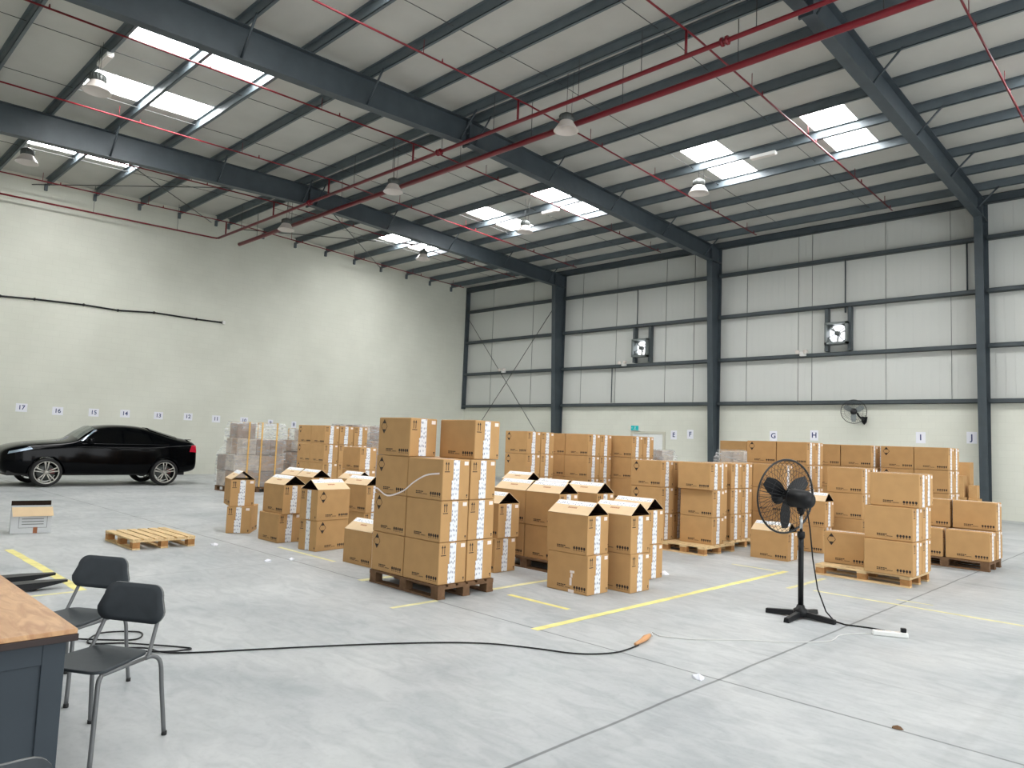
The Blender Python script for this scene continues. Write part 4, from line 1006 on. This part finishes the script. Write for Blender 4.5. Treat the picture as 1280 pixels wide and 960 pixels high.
# pallet truck forks behind the desk
PT = thing('pallet_truck', 'black pallet truck lying behind the desk with two long forks', 'pallet truck', (-8.73, 1.0, 0))
for x in (-.22, .22):
    m = MB(); m.hexa([(x - .085, 0, .022), (x + .085, 0, .022), (x + .085, 1.0, .022), (x - .085, 1.0, .022), (x - .085, 0, .085), (x + .085, 0, .085), (x + .085, 1.0, .085), (x - .085, 1.0, .085)])
    m.hexa([(x - .085, 1.0, .022), (x + .085, 1.0, .022), (x + .03, 1.29, .06), (x - .03, 1.29, .06), (x - .085, 1.0, .085), (x + .085, 1.0, .085), (x + .03, 1.29, .08), (x - .03, 1.29, .08)])
    m.build('fork', M['black'], PT)
    m = MB().lathe([(0, -.04), (.027, -.04), (.027, .04), (0, .04)], (x, 1.0, .0275), (1, 0, 0), 12); m.build('load_wheel', M['rubber'], PT)
m = MB().box(-.31, .31, -.1, .0, .055, .35); m.build('carriage', M['black'], PT)
m = MB().tube([(0, -.16, .08), (0, -.16, .5)], .05, 12); m.build('pump', M['black'], PT)
m = MB().tube([(0, -.18, .45), (0, -.3, 1.1)], .02, 8); m.tube([(-.12, -.3, 1.1), (.12, -.3, 1.1), (.12, -.33, 1.22), (-.12, -.33, 1.22)], .014, 8, closed=True); m.build('handle', M['black'], PT)
for x in (-.07, .07): MB().lathe([(0, -.025), (.09, -.025), (.09, .025), (0, .025)], (x, -.16, .0905), (1, 0, 0), 18).build('steer_wheel', M['rubber'], PT)

# ------------------------------------------------------------------ car
CAR = thing('car', 'black coupe-roofed SUV parked side-on along the left wall', 'car', (-23.3, 0, 0))
# stations: y, zb, w_sill, z_mid, w_mid, z_sh, w_sh, z_edge, w_edge, z_top
ST = [(4.27, .50, .60, .66, .66, .78, .66, .86, .60, .88),
      (4.36, .34, .76, .60, .80, .88, .80, .98, .70, 1.01),
      (4.62, .30, .90, .62, .93, .98, .91, 1.08, .78, 1.12),
      (5.05, .30, .96, .64, .99, 1.06, .96, 1.15, .82, 1.20),
      (5.60, .30, .97, .64, 1.0, 1.10, .97, 1.19, .84, 1.24),
      (5.98, .30, .96, .62, .99, 1.12, .96, 1.22, .86, 1.29),
      (6.22, .30, .95, .60, .98, 1.13, .95, 1.42, .78, 1.50),
      (6.50, .30, .95, .60, .98, 1.14, .94, 1.60, .68, 1.68),
      (7.00, .30, .95, .60, .98, 1.15, .94, 1.66, .65, 1.735),
      (7.45, .30, .95, .60, .98, 1.15, .94, 1.66, .65, 1.735),
      (7.85, .30, .96, .62, .99, 1.15, .95, 1.61, .66, 1.70),
      (8.30, .32, .98, .64, 1.0, 1.18, .96, 1.46, .70, 1.56),
      (8.72, .33, .97, .64, .99, 1.20, .94, 1.34, .74, 1.44),
      (9.04, .36, .92, .64, .95, 1.20, .90, 1.30, .78, 1.39),
      (9.24, .40, .86, .64, .90, 1.16, .86, 1.25, .78, 1.34),
      (9.30, .50, .80, .66, .86, 1.0, .82, 1.10, .74, 1.15)]
m = MB(); rows = []
for (y, zb, ws, zm, wm, zs, wsh, ze, we, zt) in ST:
    half = [(0, zb), (ws * .6, zb), (ws, zb + .03), (wm, zm), (wsh * 1.005, zs - .1), (wsh, zs), ((wsh + we) / 2 + .01, (zs + ze) / 2), (we, ze), (we * .6, zt - .012), (0, zt)]
    row = [(x, y, z) for x, z in half] + [(-x, y, z) for x, z in half[-2:0:-1]]
    rows.append(row)
n = len(rows[0]); base = 0
for r_ in rows: m.v += r_
for a in range(len(rows) - 1):
    for k in range(n):
        k2 = (k + 1) % n; m.f.append((a * n + k, a * n + k2, (a + 1) * n + k2, (a + 1) * n + k)); m.mi.append(0); m.sm.append(True)
m.f.append(tuple(range(n))); m.mi.append(0); m.sm.append(True); m.f.append(tuple((len(rows) - 1) * n + k for k in range(n))); m.mi.append(0); m.sm.append(True)
body = m.build('car_body', M['carpaint'], None)
sb = body.modifiers.new('s', 'SUBSURF'); sb.levels = 2; sb.render_levels = 2
cut = []
WY = (5.30, 8.32)
for wy in WY:
    c = MB().lathe([(0, -1.4), (.415, -1.4), (.415, -.62), (.415, .62), (.415, 1.4), (0, 1.4)], (0, wy, .385), (1, 0, 0), 40).build('cutter', M['black']); 
    cc = MB()
    bo = body.modifiers.new('b', 'BOOLEAN'); bo.operation = 'DIFFERENCE'; bo.object = c; bo.solver = 'EXACT'; cut.append(c)
dg = bpy.context.evaluated_depsgraph_get(); bme = bpy.data.meshes.new_from_object(body.evaluated_get(dg))
body.modifiers.clear(); body.data = bme; body.parent = CAR
for c in cut: bpy.data.objects.remove(c)
for p in bme.polygons: p.use_smooth = True
def st_at(y):
    for a, b in zip(ST, ST[1:]):
        if a[0] <= y <= b[0]:
            u = (y - a[0]) / (b[0] - a[0]); return [p + (q - p) * u for p, q in zip(a, b)]
    return list(ST[0] if y < ST[0][0] else ST[-1])
def side_x(y, z):
    _, zb, ws, zm, wm, zs, wsh, ze, we, zt = st_at(y)
    prof = [(zb, ws), (zm, wm), (zs - .1, wsh * 1.005), (zs, wsh), ((zs + ze) / 2, (wsh + we) / 2 + .01), (ze, we), (zt, we * .6)]
    for (za, xa), (zc, xc) in zip(prof, prof[1:]):
        if za <= z <= zc: return xa + (xc - xa) * (z - za) / (zc - za)
    return prof[-1][1]
def side_patch(name, poly, mt, off, sgn=1, sub=6):
    """poly: quad in (y,z): four corners"""
    m = MB(); (a, b, c, d) = poly; g = []
    for i in range(sub + 1):
        r_ = []
        for j in range(sub + 1):
            u, v = i / sub, j / sub
            y = (a[0] * (1 - u) + b[0] * u) * (1 - v) + (d[0] * (1 - u) + c[0] * u) * v; z = (a[1] * (1 - u) + b[1] * u) * (1 - v) + (d[1] * (1 - u) + c[1] * u) * v
            r_.append((sgn * (side_x(y, z) + off), y, z))
        g.append(r_)
    for i in range(sub):
        for j in range(sub): m.face([g[i][j], g[i + 1][j], g[i + 1][j + 1], g[i][j + 1]], 0, True)
    return m.build(name, mt, CAR)
for sg in (1, -1):
    side_patch('side_window', [(6.16, 1.19), (7.12, 1.19), (7.12, 1.57), (6.58, 1.56)], M['carglass'], .008, sg)
    side_patch('side_window', [(7.18, 1.19), (7.95, 1.20), (7.85, 1.48), (7.18, 1.57)], M['carglass'], .008, sg)
    side_patch('quarter_window', [(7.99, 1.20), (8.35, 1.22), (8.25, 1.36), (7.9, 1.46)], M['carglass'], .008, sg)
    side_patch('window_trim', [(6.08, 1.25), (6.13, 1.25), (6.50, 1.565), (6.44, 1.565)], M['headglass'], .01, sg, 4)
    side_patch('window_trim', [(6.1, 1.165), (8.4, 1.185), (8.4, 1.197), (6.1, 1.18)], M['blackmetal'], .008, sg)
    side_patch('headlight', [(4.42, .86), (4.95, 1.0), (4.9, 1.06), (4.45, .93)], M['headglass'], .012, sg)
    side_patch('tail_light', [(9.02, 1.0), (9.25, .98), (9.22, 1.2), (9.08, 1.19)], M['tail'], .014, sg)
    for y in (6.95, 7.75):
        x = side_x(y, 1.03) * sg; m = MB().box(-.02, .03, -.11, .11, -.014, .014); o = m.build('door_handle', M['carpaint'], CAR, (x, y, 1.03)); bevel(o, .008)
    m = MB().lathe([(0, -.13), (.06, -.12), (.085, -.02), (.085, .03), (.07, .05), (0, .05)], (0, 0, 0), (0, 1, 0), 14); o = m.build('wing_mirror', M['carpaint'], CAR, (sg * 1.06, 6.3, 1.24))
# windshield and rear screen, laid on the body surface
def top_patch(name, y0, y1, mt, f=.86):
    m = MB(); g = []; sub = 8
    for i in range(sub + 1):
        y = y0 + (y1 - y0) * i / sub; s_ = st_at(y); row = []
        for j in range(-6, 7):
            t = j / 6 * f; x = s_[8] * t; at = abs(t)
            z = s_[9] - .012 * min(1, at / .6) if at < .6 else (s_[9] - .012) + (s_[7] - s_[9] + .012) * (at - .6) / .4
            row.append((x, y, z + .014))
        g.append(row)
    for i in range(sub):
        for j in range(12): m.face([g[i][j], g[i][j + 1], g[i + 1][j + 1], g[i + 1][j]], 0, True)
    m.build(name, mt, CAR)
top_patch('windshield', 6.0, 6.46, M['screen'], .95); top_patch('rear_window', 7.95, 8.75, M['carglass'])
m = MB().box(-.5, .5, 4.255, 4.30, .52, .74)
m.build('grille', M['blackmetal'], CAR)
MB().box(-.62, .62, 9.04, 9.16, 1.345, 1.365).build('tail_spoiler', M['carpaint'], CAR)
m = MB().prism([(0, 8.66, 1.42), (0, 8.84, 1.375), (0, 8.85, 1.43)], (.012, 0, 0)); m.build('roof_aerial', M['carpaint'], CAR)
MB().box(-.8, .8, 4.45, 8.95, .30, .42).build('underbody', M['rubber'], CAR)
for wy in WY:
    for sg in (1, -1):
        Wl = bpy.data.objects.new('wheel', MB().lathe([(.27, -.13), (.33, -.135), (.372, -.11), (.383, -.05), (.383, .07), (.372, .12), (.33, .135), (.295, .125), (.27, .09), (.27, -.13)], (0, 0, 0), (sg, 0, 0), 44).mesh('tire', M['tire']))
        COL.objects.link(Wl); Wl.parent = CAR; Wl.location = (sg * .865, wy, .384)
        m = MB().lathe([(.30, .08), (.305, .125), (.29, .128), (.275, .1), (.27, -.1), (.28, -.1)], (0, 0, 0), (sg, 0, 0), 40)
        for k in range(5):
            for dd in (-.17, .17):
                a = k * 2 * PI / 5 + PI / 2; a1 = a + dd
                p0 = Vector((sg * .09, .055 * math.cos(a + dd * 1.5), .055 * math.sin(a + dd * 1.5))); p1 = Vector((sg * .105, .285 * math.cos(a1), .285 * math.sin(a1)))
                m.tube([p0, p0.lerp(p1, .5), p1], [.017, .016, .021], 5)
        m.lathe([(0, .11), (.045, .108), (.055, .08), (.055, .0), (0, 0)], (0, 0, 0), (sg, 0, 0), 16)
        m.build('alloy_rim', M['alloy'], Wl)
        MB().lathe([(.06, .0), (.22, .0), (.22, .02), (.06, .02)], (0, 0, 0), (sg, 0, 0), 28).build('brake_disc', M['lampgrey'], Wl)
        MB().box(-.03 + sg * .02, .03 + sg * .02, .1, .2, -.03, .1).build('brake_caliper', M['caliper'], Wl)

# ------------------------------------------------------------------ light
w = bpy.data.worlds.new('World'); S.world = w; w.use_nodes = True
bg = w.node_tree.nodes['Background']; bg.inputs['Color'].default_value = (.93, .97, 1.0, 1); bg.inputs['Strength'].default_value = 1.0
def area(name, loc, rot, sx_, sy_, power, col=(1, 1, 1)):
    l = bpy.data.lights.new(name, 'AREA'); l.shape = 'RECTANGLE'; l.size = sx_; l.size_y = sy_; l.energy = power; l.color = col
    o = bpy.data.objects.new(name, l); COL.objects.link(o); o.location = loc; o.rotation_euler = rot; return o
# daylight entering through the two open loading doors
area('door_daylight', (-.5, YF - .3, 3.0), (-PI / 2, 0, 0), 17, 6, 350, (.95, .98, 1))
area('door_daylight', (XR + .3, 9, 3.5), (0, PI / 2, 0), 7, 20, 1500, (.95, .98, 1))

# ------------------------------------------------------------------ camera
F_PX = 905.4; yaw, pit, rol = -.774098598, .0813578800, .0396140126
f = Vector((math.sin(yaw) * math.cos(pit), math.cos(yaw) * math.cos(pit), math.sin(pit)))
r = Vector((math.cos(yaw), -math.sin(yaw), 0)); u = r.cross(f)
r2 = r * math.cos(rol) + u * math.sin(rol); u2 = -r * math.sin(rol) + u * math.cos(rol)
cam = bpy.data.cameras.new('camera'); cam.sensor_fit = 'HORIZONTAL'; cam.sensor_width = 36; cam.lens = F_PX / 1280 * 36; cam.clip_start = .05; cam.clip_end = 200
co = bpy.data.objects.new('camera', cam); COL.objects.link(co)
mw = Matrix((r2, u2, -f)).transposed().to_4x4(); mw.translation = (0, 0, 1.65); co.matrix_world = mw
S.camera = co
S.view_settings.view_transform = 'Standard'; S.view_settings.look = 'None'; S.view_settings.exposure = 0.0; S.view_settings.gamma = 1.0
S.view_settings.use_curve_mapping = False
S.cycles.max_bounces = 10; S.cycles.diffuse_bounces = 6; S.cycles.transparent_max_bounces = 12
S.cycles.use_denoising = True
